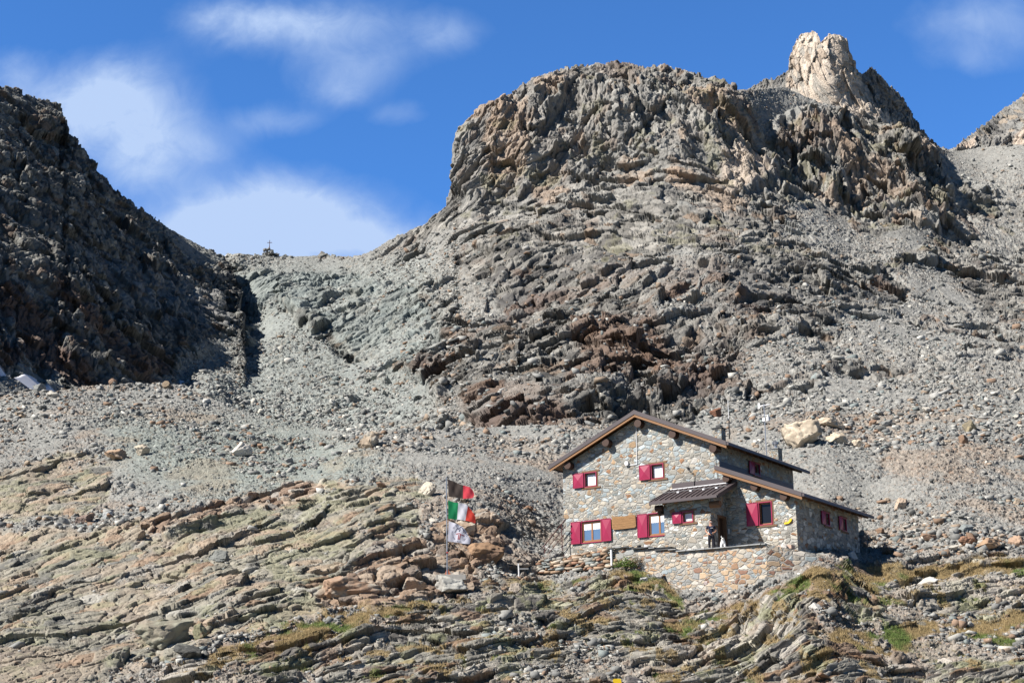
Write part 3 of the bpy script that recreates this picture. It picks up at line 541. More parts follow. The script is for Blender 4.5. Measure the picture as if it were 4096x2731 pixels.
# valley floor below the camera
gx = np.linspace(-1500, 1500, 160); gy = np.linspace(-900, 900, 110); GX, GY = np.meshgrid(gx, gy)
gp = np.stack([GX, GY, np.zeros_like(GX)], -1).reshape(-1, 3); rr = np.hypot(gp[:, 0], gp[:, 1]-20)
gp[:, 2] = np.where(gp[:, 1] > 0, -2, -2-(-gp[:, 1])*.12)+fbm(gp, 90, 3, 501)*np.clip(rr/60-1, 0, 6)*3
idx = np.arange(160*110).reshape(110, 160)
vf = mesh_np('ground', gp, np.stack([idx[:-1, :-1], idx[:-1, 1:], idx[1:, 1:], idx[1:, :-1]], -1).reshape(-1, 4), M_ROCK, np.broadcast_to(np.array([.19, .17, .13], f32), gp.shape)*(1+.3*fbm(gp, 20, 3, 502))[:, None])
tag(vf, kind='structure')

# ------------------------------------------------------------------ plain materials
def mat_flat(name, col, rough=.6, metal=0.0, spec=.5, var=.12, scale=6.0, bump=.08, stretch=(1, 1, 1)):
    m = bpy.data.materials.new(name); m.use_nodes = True; n = NT(m.node_tree); b = m.node_tree.nodes['Principled BSDF']
    tcn = n.new('ShaderNodeTexCoord'); mp = n.new('ShaderNodeMapping'); n.l.new(tcn.outputs['Object'], mp.inputs[0]); mp.inputs['Scale'].default_value = stretch
    a, _ = n.noise(mp.outputs[0], scale, 5, .6)
    c = n.mix(a, tuple(v*(1-var) for v in col), tuple(min(1, v*(1+var)) for v in col)); n.l.new(c, b.inputs['Base Color'])
    b.inputs['Roughness'].default_value = rough; b.inputs['Metallic'].default_value = metal; b.inputs['Specular IOR Level'].default_value = spec
    if bump:
        bp = n.new('ShaderNodeBump'); bp.inputs['Strength'].default_value = bump; bp.inputs['Distance'].default_value = .02; n.l.new(a, bp.inputs['Height']); n.l.new(bp.outputs[0], b.inputs['Normal'])
    return m
def mat_masonry(name, sx=1.0, cols=None, mortar=(.34, .325, .30), gap=.045, warm=0.0):
    m = bpy.data.materials.new(name); m.use_nodes = True; n = NT(m.node_tree); b = m.node_tree.nodes['Principled BSDF']
    tcn = n.new('ShaderNodeTexCoord'); _, nc = n.noise(tcn.outputs['Object'], 2.2, 3, .6)
    w = n.new('ShaderNodeVectorMath', operation='MULTIPLY_ADD'); n.l.new(nc, w.inputs[0]); w.inputs[1].default_value = (.30, .30, .22); n.l.new(tcn.outputs['Object'], w.inputs[2])
    big, _ = n.noise(tcn.outputs['Object'], .9, 2, .5); sel = n.maprange(big, .50, .53)
    outs = []
    for k, (a, c) in enumerate(((2.5, 4.1), (3.6, 6.4))):
        mp = n.new('ShaderNodeMapping'); n.l.new(w.outputs[0], mp.inputs[0]); mp.inputs['Scale'].default_value = (a/sx, a/sx, c/sx); mp.inputs['Location'].default_value = (k*3.3, 1.7, .4)
        v = n.new('ShaderNodeTexVoronoi', feature='F1'); v.inputs['Randomness'].default_value = .78; n.l.new(mp.outputs[0], v.inputs['Vector']); v.inputs['Scale'].default_value = 1
        e = n.new('ShaderNodeTexVoronoi', feature='DISTANCE_TO_EDGE'); e.inputs['Randomness'].default_value = .78; n.l.new(mp.outputs[0], e.inputs['Vector']); e.inputs['Scale'].default_value = 1
        outs.append((v.outputs['Color'], e.outputs['Distance']))
    cell = n.mix(sel, outs[0][0], outs[1][0]); dist = n.math('ADD', n.math('MULTIPLY', outs[0][1], n.math('SUBTRACT', 1.0, sel)), n.math('MULTIPLY', outs[1][1], sel))
    s2 = n.new('ShaderNodeSeparateColor'); n.l.new(cell, s2.inputs[0])
    h = s2.outputs[0]
    if warm: 
        so_ = n.new('ShaderNodeSeparateXYZ'); n.l.new(tcn.outputs['Object'], so_.inputs[0]); h = n.math('ADD', h, n.maprange(so_.outputs[2], 2.6, .4, 0, warm, True), clamp=True)
    stops = cols or [(0, (.30, .345, .36)), (.10, (.39, .435, .45)), (.22, (.22, .25, .255)), (.32, (.31, .305, .28)), (.47, (.235, .225, .20)), (.56, (.37, .35, .31)), (.68, (.28, .25, .21)), (.76, (.44, .40, .335)), (.86, (.37, .26, .165)), (.90, (.46, .37, .27)), (.95, (.26, .145, .085)), (.985, (.55, .53, .49))]
    col = n.ramp(h, stops, 'CONSTANT')
    vein, _ = n.noise(w.outputs[0], 14, 5, .7, .6); col = n.mix(.55, col, n.mix(vein, (.12, .12, .12), (.88, .88, .88)), 'OVERLAY')
    br = n.math('MULTIPLY_ADD', s2.outputs[1], .45, .78); sc = n.new('ShaderNodeVectorMath', operation='SCALE'); n.l.new(col, sc.inputs[0]); n.l.new(br, sc.inputs['Scale'])
    mn, _ = n.noise(tcn.outputs['Object'], 9, 4, .7); mcol = n.mix(mn, tuple(v*.75 for v in mortar), tuple(v*1.2 for v in mortar))
    rag = n.math('ADD', dist, n.math('MULTIPLY_ADD', mn, .06, -.03)); k = n.maprange(rag, gap*.7, gap*1.5)
    n.l.new(n.mix(k, mcol, sc.outputs[0]), b.inputs['Base Color']); b.inputs['Roughness'].default_value = .9; b.inputs['Specular IOR Level'].default_value = .25
    hh = n.math('ADD', n.math('MULTIPLY', n.maprange(rag, gap*.4, gap*3.5), .8), n.math('ADD', n.math('MULTIPLY', vein, .35), n.math('MULTIPLY', s2.outputs[2], .4)))
    bp = n.new('ShaderNodeBump'); bp.inputs['Strength'].default_value = .9; bp.inputs['Distance'].default_value = .05; n.l.new(hh, bp.inputs['Height']); n.l.new(bp.outputs[0], b.inputs['Normal'])
    return m
M_WALL = mat_masonry('rubble_masonry', 1.15, warm=.34)
M_WALLR = mat_masonry('retaining_masonry', 1.2, cols=[(0, (.31, .305, .29)), (.14, (.40, .34, .27)), (.28, (.42, .31, .21)), (.40, (.30, .19, .125)), (.50, (.27, .275, .27)), (.62, (.37, .335, .285)), (.74, (.23, .135, .10)), (.80, (.47, .43, .38)), (.90, (.36, .235, .145)), (.96, (.30, .34, .355))], mortar=(.33, .315, .29))
M_METAL = mat_flat('brown_sheet_metal', (.068, .052, .056), .5, 0, .5, .12, 1.5, .03)
M_WOODO = mat_flat('orange_stained_wood', (.24, .12, .05), .6, 0, .4, .45, 5, .2, (6, 1, 6))
M_WOODD = mat_flat('dark_stained_log', (.05, .022, .012), .5, 0, .4, .5, 6, .2, (3, 1, 3))
M_WOODL = mat_flat('weathered_beam', (.17, .095, .055), .75, 0, .3, .4, 8, .2, (1, 6, 6))
M_WFRAME = mat_flat('varnished_window_wood', (.30, .14, .06), .4, 0, .5, .3, 10, .1)
M_RED = mat_flat('burgundy_paint', (.30, .017, .062), .38, 0, .5, .10, 2, .02)
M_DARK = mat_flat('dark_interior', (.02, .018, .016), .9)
M_WHITE = mat_flat('white_paint', (.72, .72, .74), .5, 0, .4, .06)
M_LACE = mat_flat('lace_curtain', (.80, .82, .88), .9, 0, .1, .08, 30)
M_SLATE = mat_flat('slate', (.26, .265, .27), .8, 0, .3, .35, 3, .3)
M_SLATED = mat_flat('dark_slate', (.06, .06, .062), .7, 0, .3, .3, 3, .3)
M_STEEL = mat_flat('galvanised_steel', (.42, .43, .45), .35, .7, .5, .08)
M_RUST = mat_flat('rusty_steel', (.09, .035, .035), .6, .2, .4, .3, 8)
M_BLACK = mat_flat('black_plastic', (.02, .02, .022), .5)
M_YELL = mat_flat('yellow_paint', (.78, .52, .015), .5, 0, .4, .05)
M_CONC = mat_flat('concrete', (.36, .345, .32), .9, 0, .2, .2, 4, .3)
M_SNOW = mat_flat('old_snow', (.80, .80, .86), .8, 0, .3, .08, .5)
def mat_glass():
    m = bpy.data.materials.new('window_glass'); m.use_nodes = True; b = m.node_tree.nodes['Principled BSDF']; n = NT(m.node_tree)
    tcn = n.new('ShaderNodeTexCoord'); a, _ = n.noise(tcn.outputs['Object'], 1.2, 2)
    n.l.new(n.mix(a, (.09, .15, .25), (.13, .21, .34)), b.inputs['Base Color']); b.inputs['Roughness'].default_value = .06; b.inputs['Specular IOR Level'].default_value = 1.0; b.inputs['Coat Weight'].default_value = 1.0  # blue sky reflection put into the pane's base colour
    return m
M_GLASS = mat_glass()

# ------------------------------------------------------------------ mesh builder
class MB:
    def __init__(s, T=None): s.v = []; s.f = []; s.T = T or (lambda a, b, c: (a, b, c)); s.off = 0
    def add(s, vs, fs):
        o = len(s.v); s.v += [s.T(*p) for p in vs]; s.f += [[i+o for i in f] for f in fs]; return s
    def box(s, a0, a1, b0, b1, c0, c1):
        return s.add([(a0, b0, c0), (a1, b0, c0), (a1, b1, c0), (a0, b1, c0), (a0, b0, c1), (a1, b0, c1), (a1, b1, c1), (a0, b1, c1)], [(0, 3, 2, 1), (4, 5, 6, 7), (0, 1, 5, 4), (1, 2, 6, 5), (2, 3, 7, 6), (3, 0, 4, 7)])
    def prism(s, poly, c0, c1):            # poly in (a,b), extruded along c
        n = len(poly); return s.add([(a, b, c0) for a, b in poly]+[(a, b, c1) for a, b in poly], [tuple(range(n))[::-1], tuple(range(n, 2*n))]+[(i, (i+1) % n, n+(i+1) % n, n+i) for i in range(n)])
    def tube(s, p, q, r, r2=None, n=10, rough=0.0):
        p, q = Vector(p), Vector(q); d = (q-p).normalized(); x = d.orthogonal().normalized(); y = d.cross(x); r2 = r if r2 is None else r2
        vs = []
        for c, rr in ((p, r), (q, r2)):
            for k in range(n):
                g = 2*math.pi*k/n; w = rr*(1+rough*random.uniform(-1, 1)); vs.append(tuple(c+x*math.cos(g)*w+y*math.sin(g)*w))
        return s.add(vs, [tuple(range(n))[::-1], tuple(range(n, 2*n))]+[(i, (i+1) % n, n+(i+1) % n, n+i) for i in range(n)])
    def path(s, pts, r, n=8):
        for a, b in zip(pts[:-1], pts[1:]): s.tube(a, b, r, n=n)
        return s
    def build(s, name, mat, parent=None, smooth=False, bevel=0.0):
        me = bpy.data.meshes.new(name); me.from_pydata(s.v, [], s.f); me.update()
        bm = bmesh.new(); bm.from_mesh(me); bmesh.ops.recalc_face_normals(bm, faces=bm.faces); bm.to_mesh(me); bm.free()
        if smooth:
            for p in me.polygons: p.use_smooth = True
        me.materials.append(mat); o = bpy.data.objects.new(name, me); COL.objects.link(o)
        if parent is not None: o.parent = parent
        if bevel:
            b = o.modifiers.new('bevel', 'BEVEL'); b.width = bevel; b.segments = 2; b.limit_method = 'ANGLE'
        return o

# ------------------------------------------------------------------ the hut
hut = empty('mountain_hut', tuple(HP0), -YAW)
tag(hut, 'two storey stone mountain hut with brown metal roofs and burgundy shutters', 'building')
def zr(u): return 9.2-.436*abs(u+5.35)            # top of main roof
def za(u): return 5.16-.40*(u-.0)                 # top of annex roof
def holed(mb, T, outline_top, a0, a1, zb, holes, thick, breaks=()):
    """wall in (a,z) with rectangular holes; outline_top(a) gives its top edge"""
    xs = sorted(set([a0, a1]+[h[0] for h in holes]+[h[1] for h in holes]+[b for b in breaks if a0 < b < a1]))
    for x0, x1 in zip(xs[:-1], xs[1:]):
        z = zb; hs = sorted([h for h in holes if h[0] <= x0+1e-6 and h[1] >= x1-1e-6], key=lambda h: h[2])
        for h in hs+[None]:
            if h is None: q = [(x0, 0, z), (x1, 0, z), (x1, 0, outline_top(x1)), (x0, 0, outline_top(x0))]
            else: q = [(x0, 0, z), (x1, 0, z), (x1, 0, h[2]), (x0, 0, h[2])]; z = h[3]
            mb.add([T(*p) for p in q], [(0, 1, 2, 3)])
    for (h0, h1, h2, h3) in holes:
        c = [(h0, h2), (h1, h2), (h1, h3), (h0, h3)]
        for i in range(4):
            (p0, p1), (q0, q1) = c[i], c[(i+1) % 4]; mb.add([T(p0, 0, p1), T(q0, 0, q1), T(q0, thick, q1), T(p0, thick, p1)], [(0, 1, 2, 3)])
Tf = lambda y0: (lambda a, t, z: (a, y0+t, z))              # front facing wall, t goes inward
Ts = lambda x0: (lambda a, t, z: (x0-t, a, z))              # right facing wall
FW_ = {'upper_l': (-9.40, -8.52, 4.96, 5.80), 'upper_r': (-4.62, -3.76, 4.96, 5.80), 'ground_l': (-9.71, -8.22, 1.46, 2.76), 'ground_r': (-4.93, -3.44, 1.46, 2.80)}
wall = MB()
holed(wall, Tf(0), lambda a: zr(a)-.30, -11.0, 0, -.8, list(FW_.values()), .40, breaks=(-5.35,))
SW = (4.75, 5.60, 5.42, 6.12)
holed(wall, Ts(0), lambda a: zr(0)-.30, 0, 10.7, -.8, [SW], .40)
wall.add([(-11, 0, -.8), (-11, 10.7, -.8), (-11, 10.7, zr(-11)-.3), (-11, 0, zr(-11)-.3)], [(0, 1, 2, 3)])
wall.add([(-11, 10.7, -.8), (0, 10.7, -.8), (0, 10.7, zr(0)-.3), (-5.35, 10.7, zr(-5.35)-.3), (-11, 10.7, zr(-11)-.3)], [(0, 1, 2, 3, 4)])
wall.build('wall', M_WALL, hut)
aw = MB(); AWIN = (2.44, 3.27, 1.50, 2.76); A1 = (4.12, 4.80, 1.80, 2.50); A2 = (6.74, 7.40, 1.78, 2.50)
holed(aw, Tf(-.012), lambda a: za(a)-.28, .0, 4.75, -.5, [AWIN], .4)
holed(aw, Ts(4.75), lambda a: za(4.75)-.28, -.012, 9.4, -.6, [A1, A2], .35)
aw.add([(0, 9.4, -.5), (4.75, 9.4, -.5), (4.75, 9.4, za(4.75)-.28), (0, 9.4, za(0)-.28)], [(0, 1, 2, 3)])
a_o = aw.build('annex_wall', M_WALL, hut)
pw = MB(); PWIN = (-1.52, -.83, 1.76, 2.34)
holed(pw, Tf(-2), lambda a: 2.98, -2.75, .3, -.5, [PWIN], .35)
DOOR = (-1.06, -.10, -.25, 2.10)
holed(pw, Ts(.3), lambda a: 2.98+(a+2)*.42, -2, -.015, -.5, [DOOR], .25)
pw.add([(-2.75, -2, -.5), (-2.75, -.01, -.5), (-2.75, -.01, 3.8), (-2.75, -2, 2.98)], [(0, 1, 2, 3)])
pw.build('porch_wall', M_WALL, hut)
# interior darkness behind the openings
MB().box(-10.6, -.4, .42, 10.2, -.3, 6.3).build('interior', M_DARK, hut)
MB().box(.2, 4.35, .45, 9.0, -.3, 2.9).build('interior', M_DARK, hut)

# roofs
def roof_slab(name, u0, u1, zf, d0, d1, th=.07, seams=.42, parent=hut):
    m = MB(); m.prism([(u0, zf(u0)), (u1, zf(u1)), (u1, zf(u1)-th), (u0, zf(u0)-th)], 0, 1)
    m.v = [(a, d0+(d1-d0)*c, b) for a, b, c in m.v]
    k = d0+.25
    while k < d1-.1:
        q = [(u0, k-.02, zf(u0)+.001), (u1, k-.02, zf(u1)+.001), (u1, k-.02, zf(u1)+.05), (u0, k-.02, zf(u0)+.05)]
        m.add(q+[(a, b+.04, c) for a, b, c in q], [(0, 1, 2, 3), (4, 5, 6, 7), (0, 1, 5, 4), (1, 2, 6, 5), (2, 3, 7, 6), (3, 0, 4, 7)]); k += seams
    return m.build(name, M_METAL, parent)
def slope_board(name, u0, u1, zf, top, bot, d0, d1, mat, parent):
    m = MB(); q = [(u0, d0, zf(u0)-top), (u1, d0, zf(u1)-top), (u1, d0, zf(u1)-bot), (u0, d0, zf(u0)-bot)]
    m.add(q+[(a, d1, c) for a, b, c in q], [(0, 1, 2, 3), (4, 5, 6, 7), (0, 1, 5, 4), (1, 2, 6, 5), (2, 3, 7, 6), (3, 0, 4, 7)]); return m.build(name, mat, parent)
def half_roof(u_hi, u_lo, zf, d0, d1):
    r = roof_slab('roof', u_hi, u_lo, zf, d0, d1)
    slope_board('verge_flashing', u_hi, u_lo, lambda u: zf(u)+.02, -.02, .235, d0-.035, d0-.003, M_METAL, r)
    slope_board('barge_board', u_hi, u_lo, zf, .20, .38, d0+.004, d0+.05, M_WOODO, r)
    slope_board('soffit', u_hi, u_lo, zf, .075, .135, d0+.052, d1-.1, M_WOODO, r)
    s = 1 if u_lo > u_hi else -1; g = MB(); e = u_lo+s*.02
    g.box(min(e, e+s*.13), max(e, e+s*.13), d0+.0, d1, zf(u_lo)-.20, zf(u_lo)-.04); g.build('gutter', M_METAL, r)
    return r
r1 = half_roof(-5.35, .82, zr, -.60, 11.25)
r2 = half_roof(-5.35, -11.62, zr, -.60, 11.25)
MB().prism([(-5.62, zr(-5.62)+.05), (-5.35, 9.25), (-5.08, zr(-5.08)+.05), (-5.35, 9.20)], 0, 1)
rc = MB(lambda a, b, c: (a, -.64+c*11.9, b)); rc.prism([(-5.60, zr(-5.6)+.055), (-5.35, 9.265), (-5.10, zr(-5.1)+.055), (-5.10, zr(-5.1)+.01), (-5.35, 9.21), (-5.6, zr(-5.6)+.01)], 0, 1); rc.build('ridge_cap', M_METAL, r1)
r3 = half_roof(-.02, 5.42, za, -.60, 10.05)
def log_end(u, z, r, d0, d1, par):
    o = MB().tube((u, d0, z), (u, d1, z), r, r*1.03, 14, .03).build('purlin', M_WOODD, par)
    return o
for u, z, r in ((-5.22, 8.42, .25), (-7.55, 7.50, .25), (-10.38, 6.38, .24), (-2.85, 7.45, .25), (-.16, 6.26, .25)): log_end(u, z, r, -.46, .25, hut)
for u, z in ((.62, 4.36), (2.40, 3.68), (4.22, 2.93)): log_end(u, z, .225, -.46, .2, hut)
for i in range(12):                                   # rafter tails under the eaves
    d = .35+i*.92
    q = MB(); q.add([(-.0, d-.06, zr(0)-.15), (.72, d-.06, zr(.72)-.15), (.72, d-.06, zr(.72)-.30), (0, d-.06, zr(0)-.33), (-.0, d+.06, zr(0)-.15), (.72, d+.06, zr(.72)-.15), (.72, d+.06, zr(.72)-.30), (0, d+.06, zr(0)-.33)], [(0, 1, 2, 3), (4, 5, 6, 7), (0, 1, 5, 4), (1, 2, 6, 5), (2, 3, 7, 6), (3, 0, 4, 7)]); q.build('rafter', M_WOODL, hut)
for i in range(11):
    d = .3+i*.92
    q = MB(); q.add([(4.75, d-.06, za(4.75)-.15), (5.36, d-.06, za(5.36)-.15), (5.36, d-.06, za(5.36)-.28), (4.75, d-.06, za(4.75)-.31), (4.75, d+.06, za(4.75)-.15), (5.36, d+.06, za(5.36)-.15), (5.36, d+.06, za(5.36)-.28), (4.75, d+.06, za(4.75)-.31)], [(0, 1, 2, 3), (4, 5, 6, 7), (0, 1, 5, 4), (1, 2, 6, 5), (2, 3, 7, 6), (3, 0, 4, 7)]); q.build('rafter', M_WOODL, hut)
MB().box(.004, .03, 0.02, 10.6, 5.12, 5.56).build('flashing', M_METAL, hut)

# porch roof, falls towards the viewer
zp = lambda d: 3.05+(d+2.62)*.42
pm = MB(); pr0, pr1 = -3.32, 1.12
pm.add([(pr0, -2.62, zp(-2.62)), (pr1, -2.62, zp(-2.62)), (pr1, -.03, zp(-.03)), (pr0, -.03, zp(-.03))]+[(pr0, -2.62, zp(-2.62)-.06), (pr1, -2.62, zp(-2.62)-.06), (pr1, -.03, zp(-.03)-.06), (pr0, -.03, zp(-.03)-.06)], [(0, 1, 2, 3), (4, 7, 6, 5), (0, 4, 5, 1), (1, 5, 6, 2), (2, 6, 7, 3), (3, 7, 4, 0)])
k = pr0+.22
while k < pr1-.1:
    q = [(k-.02, -2.5, zp(-2.5)), (k+.02, -2.5, zp(-2.5)), (k+.02, -.05, zp(-.05)), (k-.02, -.05, zp(-.05))]; pm.add(q+[(a, b, c+.055) for a, b, c in q], [(0, 1, 2, 3), (4, 5, 6, 7), (0, 1, 5, 4), (1, 2, 6, 5), (2, 3, 7, 6), (3, 0, 4, 7)]); k += .345
pr = pm.build('porch_roof', M_METAL, hut)
MB().box(pr0, pr1, -2.76, -2.63, 2.88, 3.04).build('gutter', M_METAL, pr)
for u in (pr0-.035, pr1+.003):
    q = MB(); q.add([(u, -2.66, zp(-2.66)-.20), (u, -2.66, zp(-2.66)+.05), (u, -.03, zp(-.03)+.05), (u, -.03, zp(-.03)-.20)]+[(u+.032, -2.66, zp(-2.66)-.20), (u+.032, -2.66, zp(-2.66)+.05), (u+.032, -.03, zp(-.03)+.05), (u+.032, -.03, zp(-.03)-.20)], [(0, 1, 2, 3), (4, 5, 6, 7), (0, 1, 5, 4), (1, 2, 6, 5), (2, 3, 7, 6), (3, 0, 4, 7)]); q.build('verge_flashing', M_METAL, pr)
MB().box(-3.20, .0, -.035, -.004, 4.16, 4.50).build('flashing', M_METAL, pr)
MB().box(.0, 1.1, -.05, -.016, 4.16, 4.42).build('flashing', M_METAL, pr)
for i in range(3): MB().path([(pr0+.1, -1.15, zp(-1.15)+.12), (pr1-.1, -1.15, zp(-1.15)+.12)], .018, 6).build('snow_guard', M_STEEL, pr) if i == 0 else None
for u in (-2.2, -1.35, -.5, .35): MB().box(u-.07, u+.07, -1.22, -1.10, zp(-1.16)+.02, zp(-1.16)+.10).build('guard_bracket', M_WHITE, pr)
for u in (-2.5, -1.7, -.85, 0.0): MB().tube((u, -2.50, 2.90), (u, -1.9, 3.12), .085, n=8).build('rafter', M_WOODO, pr)
MB().tube((-3.2, -2.14, 2.72), (-2.76, -2.14, 2.72), .19, n=14).build('porch_beam', M_WOODD, pr)
MB().tube((.31, -2.0, 2.62), (.95, -2.0, 2.62), .20, n=14).build('porch_beam', M_WOODL, pr)
MB().tube((-3.0, -.05, 3.0), (-3.0, -2.1, 2.40), .15, n=12).build('porch_beam', M_WOODD, pr)
# door in the side of the porch
dr = MB().box(.08, .14, -1.0, -.16, -.22, 2.04).build('door', mat_flat('dark_door', (.05, .026, .016), .5, 0, .4, .3, 8, .1, (1, 1, .3)), hut)
fm = MB(); fm.box(.12, .34, -1.14, -1.0, -.25, 2.16); fm.box(.12, .34, -.16, -.04, -.25, 2.16); fm.box(.12, .34, -1.0, -.16, 2.04, 2.16); fm.build('door_frame', M_WOODL, dr)
MB().tube((.15, -.24, .85), (.20, -.24, .85), .03).build('handle', M_STEEL, dr)
MB().box(.31, .33, -1.62, -1.5, 1.2, 1.5).build('notice_plate', M_WHITE, hut) if False else None
MB().box(.42, .50, -.035, -.013, 1.15, 1.45).build('notice_plate', M_WHITE, hut)

def window(T, u0, u1, z0, z1, side='left', leafs=1, curtain='full', shut2=False, dark=False, boards=True, angle=0.0):
    """T(a, t, z): t positive goes into the wall"""
    b = .065
    m = MB(lambda a, t, z: T(a, t, z)); w = u1-u0
    # wooden casement set back in the opening
    t0, t1 = .13, .20; fr = .055
    if leafs == 2:
        m.box(u0, u0+.10, .02, t0, z0, z1); m.box(u1-.10, u1, .02, t0, z0, z1); m.box(u0+.1, u1-.1, .02, t0, z1-.08, z1); m.box(u0+.1, u1-.1, .02, t0, z0, z0+.08); u0i, u1i, z0i, z1i = u0+.1, u1-.1, z0+.08, z1-.08; t0, t1 = .06, .12
    else: u0i, u1i, z0i, z1i = u0+.02, u1-.02, z0+.02, z1-.02
    cells_ = [(u0i, u1i)] if leafs == 1 else [(u0i, (u0i+u1i)/2-.004), ((u0i+u1i)/2+.004, u1i)]
    for a, c in cells_:
        m.box(a, a+fr, t0, t1, z0i, z1i); m.box(c-fr, c, t0, t1, z0i, z1i); m.box(a+fr, c-fr, t0, t1, z0i, z0i+fr); m.box(a+fr, c-fr, t0, t1, z1i-fr, z1i)
    wn = m.build('window', M_WFRAME, hut)
    for a, c in cells_:
        if not dark: MB(T).box(a+fr, c-fr, t1-.03, t1-.018, z0i+fr, z1i-fr).build('glass_pane', M_GLASS, wn) if curtain == 'half' else None
        if curtain == 'half':
            q = MB(T); n = 9; hz = (z1i-z0i)*.36
            pts = [(a+fr, z1i-fr)]+[(a+fr+(c-a-2*fr)*k/n, z1i-hz-(.05 if k % 2 else 0)) for k in range(n+1)]+[(c-fr, z1i-fr)]
            qq = MB(lambda x, y, t: T(x, t, y)); qq.prism(pts, t1-.040, t1-.034); qq.build('curtain', M_LACE, wn)
        elif curtain == 'full':
            qq = MB(T); n = 8
            for k in range(n):
                x0 = a+fr+(c-a-2*fr)*k/n; x1 = a+fr+(c-a-2*fr)*(k+1)/n; qq.box(x0, x1, t1-.035-(k % 2)*.008, t1-.02, z0i+fr, z1i-fr)
            qq.build('curtain', M_LACE, wn)
    # burgundy outer frame
    q = MB(T); o = .07; y0, y1 = -.055, .035
    q.box(u0-o*.2, u0+o*.6, y0, y1, z0, z1); q.box(u1-o*.6, u1+o*.2, y0, y1, z0, z1); q.box(u0-o*.2, u1+o*.2, y0, y1, z1, z1+o*.7); q.box(u0-o*.2, u1+o*.2, y0, y1, z0-o*.7, z0); q.build('window_frame', M_RED, wn)
    if boards:
        q = MB(T); q.box(u0+.10-.28, u1+.24, -.03, .05, z1+.055, z1+.155); q.build('lintel', M_WOODL, wn); q = MB(T); q.box(u0-.20, u1+.28, -.05, .05, z0-.16, z0-.055); q.build('sill', M_WOODL, wn)
        q = MB(T); q.box(u1+.02, u1+.10, -.02, .04, z0-.05, z1+.05); q.build('jamb', M_WOODL, wn)
    def shutter(a0, a1):
        q = MB(T); ti, to = -.065, -.10; e = .03; za_, zb_ = z0-.04, z1+.05
        q.box(a0, a1, to, ti, za_, zb_)
        c = ((a0+a1)/2, to-.055, (za_+zb_)/2); q.add([(a0+e, to-.002, za_+e), (a1-e, to-.002, za_+e), (a1-e, to-.002, zb_-e), (a0+e, to-.002, zb_-e), c], [(0, 1, 4), (1, 2, 4), (2, 3, 4), (3, 0, 4)])
        for r in ((a0, a0+e, za_, zb_), (a1-e, a1, za_, zb_), (a0+e, a1-e, za_, za_+e), (a0+e, a1-e, zb_-e, zb_)): q.box(r[0], r[1], to-.022, to-.001, r[2], r[3])
        q.build('shutter', M_RED, wn)
    sw = w*.46 if leafs == 2 else w*.88
    if side: shutter(u0-.03-sw, u0-.03)
    if shut2: shutter(u1+.03, u1+.03+sw)
    return wn
window(Tf(0), *FW_['upper_l']); window(Tf(0), *FW_['upper_r'])
window(Tf(0), *FW_['ground_l'], leafs=2, curtain='half', shut2=True, boards=False)
window(Tf(0), *FW_['ground_r'], leafs=2, curtain='half', boards=False)
window(Tf(-2), *PWIN, curtain='full')
window(Tf(-.012), *AWIN, curtain=None, dark=True)
window(Ts(4.75), *A1, curtain=None, dark=True); window(Ts(4.75), *A2, curtain=None, dark=True); window(Ts(0), *SW, curtain=None, dark=True)
for T, h in ((Tf(-.012), AWIN), (Ts(4.75), A1), (Ts(4.75), A2), (Ts(0), SW)):
    MB(T).box(h[0]+.07, h[1]-.07, .16, .17, h[2]+.07, h[3]-.07).build('glass_pane', mat_flat('dark_glass', (.012, .012, .014), .15, 0, .5), hut)
# sign board, lamp, pipes and cables on the gable
sb = MB(lambda a, b, c: (a, -.12+c, b)); sb.prism([(-7.42, 2.15), (-7.28, 2.06), (-5.84, 2.07), (-5.74, 2.14), (-5.76, 2.82), (-5.90, 2.87), (-6.6, 2.83), (-7.2, 2.86), (-7.44, 2.78)], 0, .05)
for k in range(9):
    z = 2.15+k*.074; sb.box(-7.38+.03*(k % 3), -5.80-.02*(k % 2), z, z+.05, -.006-.004*(k % 2), .002)
sbo = sb.build('wooden_sign', mat_flat('weathered_signboard', (.29, .16, .07), .75, 0, .3, .65, 5, .4, (1, 1, 9)), None); sbo.parent = None
sbo.matrix_world = Matrix.Translation(tuple(HP0)) @ Matrix.Rotation(-YAW, 4, 'Z'); tag(sbo, 'weathered wooden name board fixed to the stone gable between two windows', 'sign')
lp = MB(lambda a, b, c: (a, b, c)); lp.tube((-6.27, -.02, 6.10), (-6.27, -.17, 6.08), .12, .14, 14); lp.box(-6.37, -6.17, -.15, -.02, 5.94, 6.22); lo = lp.build('wall_lamp', M_WHITE, hut, bevel=.02)
MB().path([(-6.2, -.03, 5.96), (-5.58, -.03, 5.96), (-5.56, -.03, 8.2)], .024).build('conduit', M_WHITE, hut)
MB().path([(-3.25, -.16, 4.12), (.62, -.16, 4.14), (.82, -.18, 4.32), (.86, -.5, 4.75)], .032).build('drain_pipe', M_WHITE, hut)
MB().path([(-.28, -.5, 6.2), (-.20, -.06, 5.9), (-.16, -.05, 5.2), (-.10, -.07, 4.5)], .014, 6).build('cable', M_BLACK, hut)
MB().path([(-2.0, -.04, 5.38), (-1.96, -.1, 5.10), (-1.7, -.1, 5.0), (-1.65, -.08, 4.7), (-1.68, -.06, 4.15)], .02, 6).build('cable', M_BLACK, hut)
MB().box(-2.14, -2.04, -.10, 0, 5.30, 5.40).build('junction_box', M_BLACK, hut)
mk = MB(lambda a, b, c: (a, -.10+c, b)); mk.prism([(4.02, 1.38), (4.30, 1.40), (4.48, 1.55), (4.50, 1.68), (4.40, 1.66), (4.36, 1.60), (4.26, 1.50), (4.03, 1.48)], 0, .06); mko = mk.build('marker_plate', M_YELL); mko.matrix_world = Matrix.Translation(tuple(HP0)) @ Matrix.Rotation(-YAW, 4, 'Z')
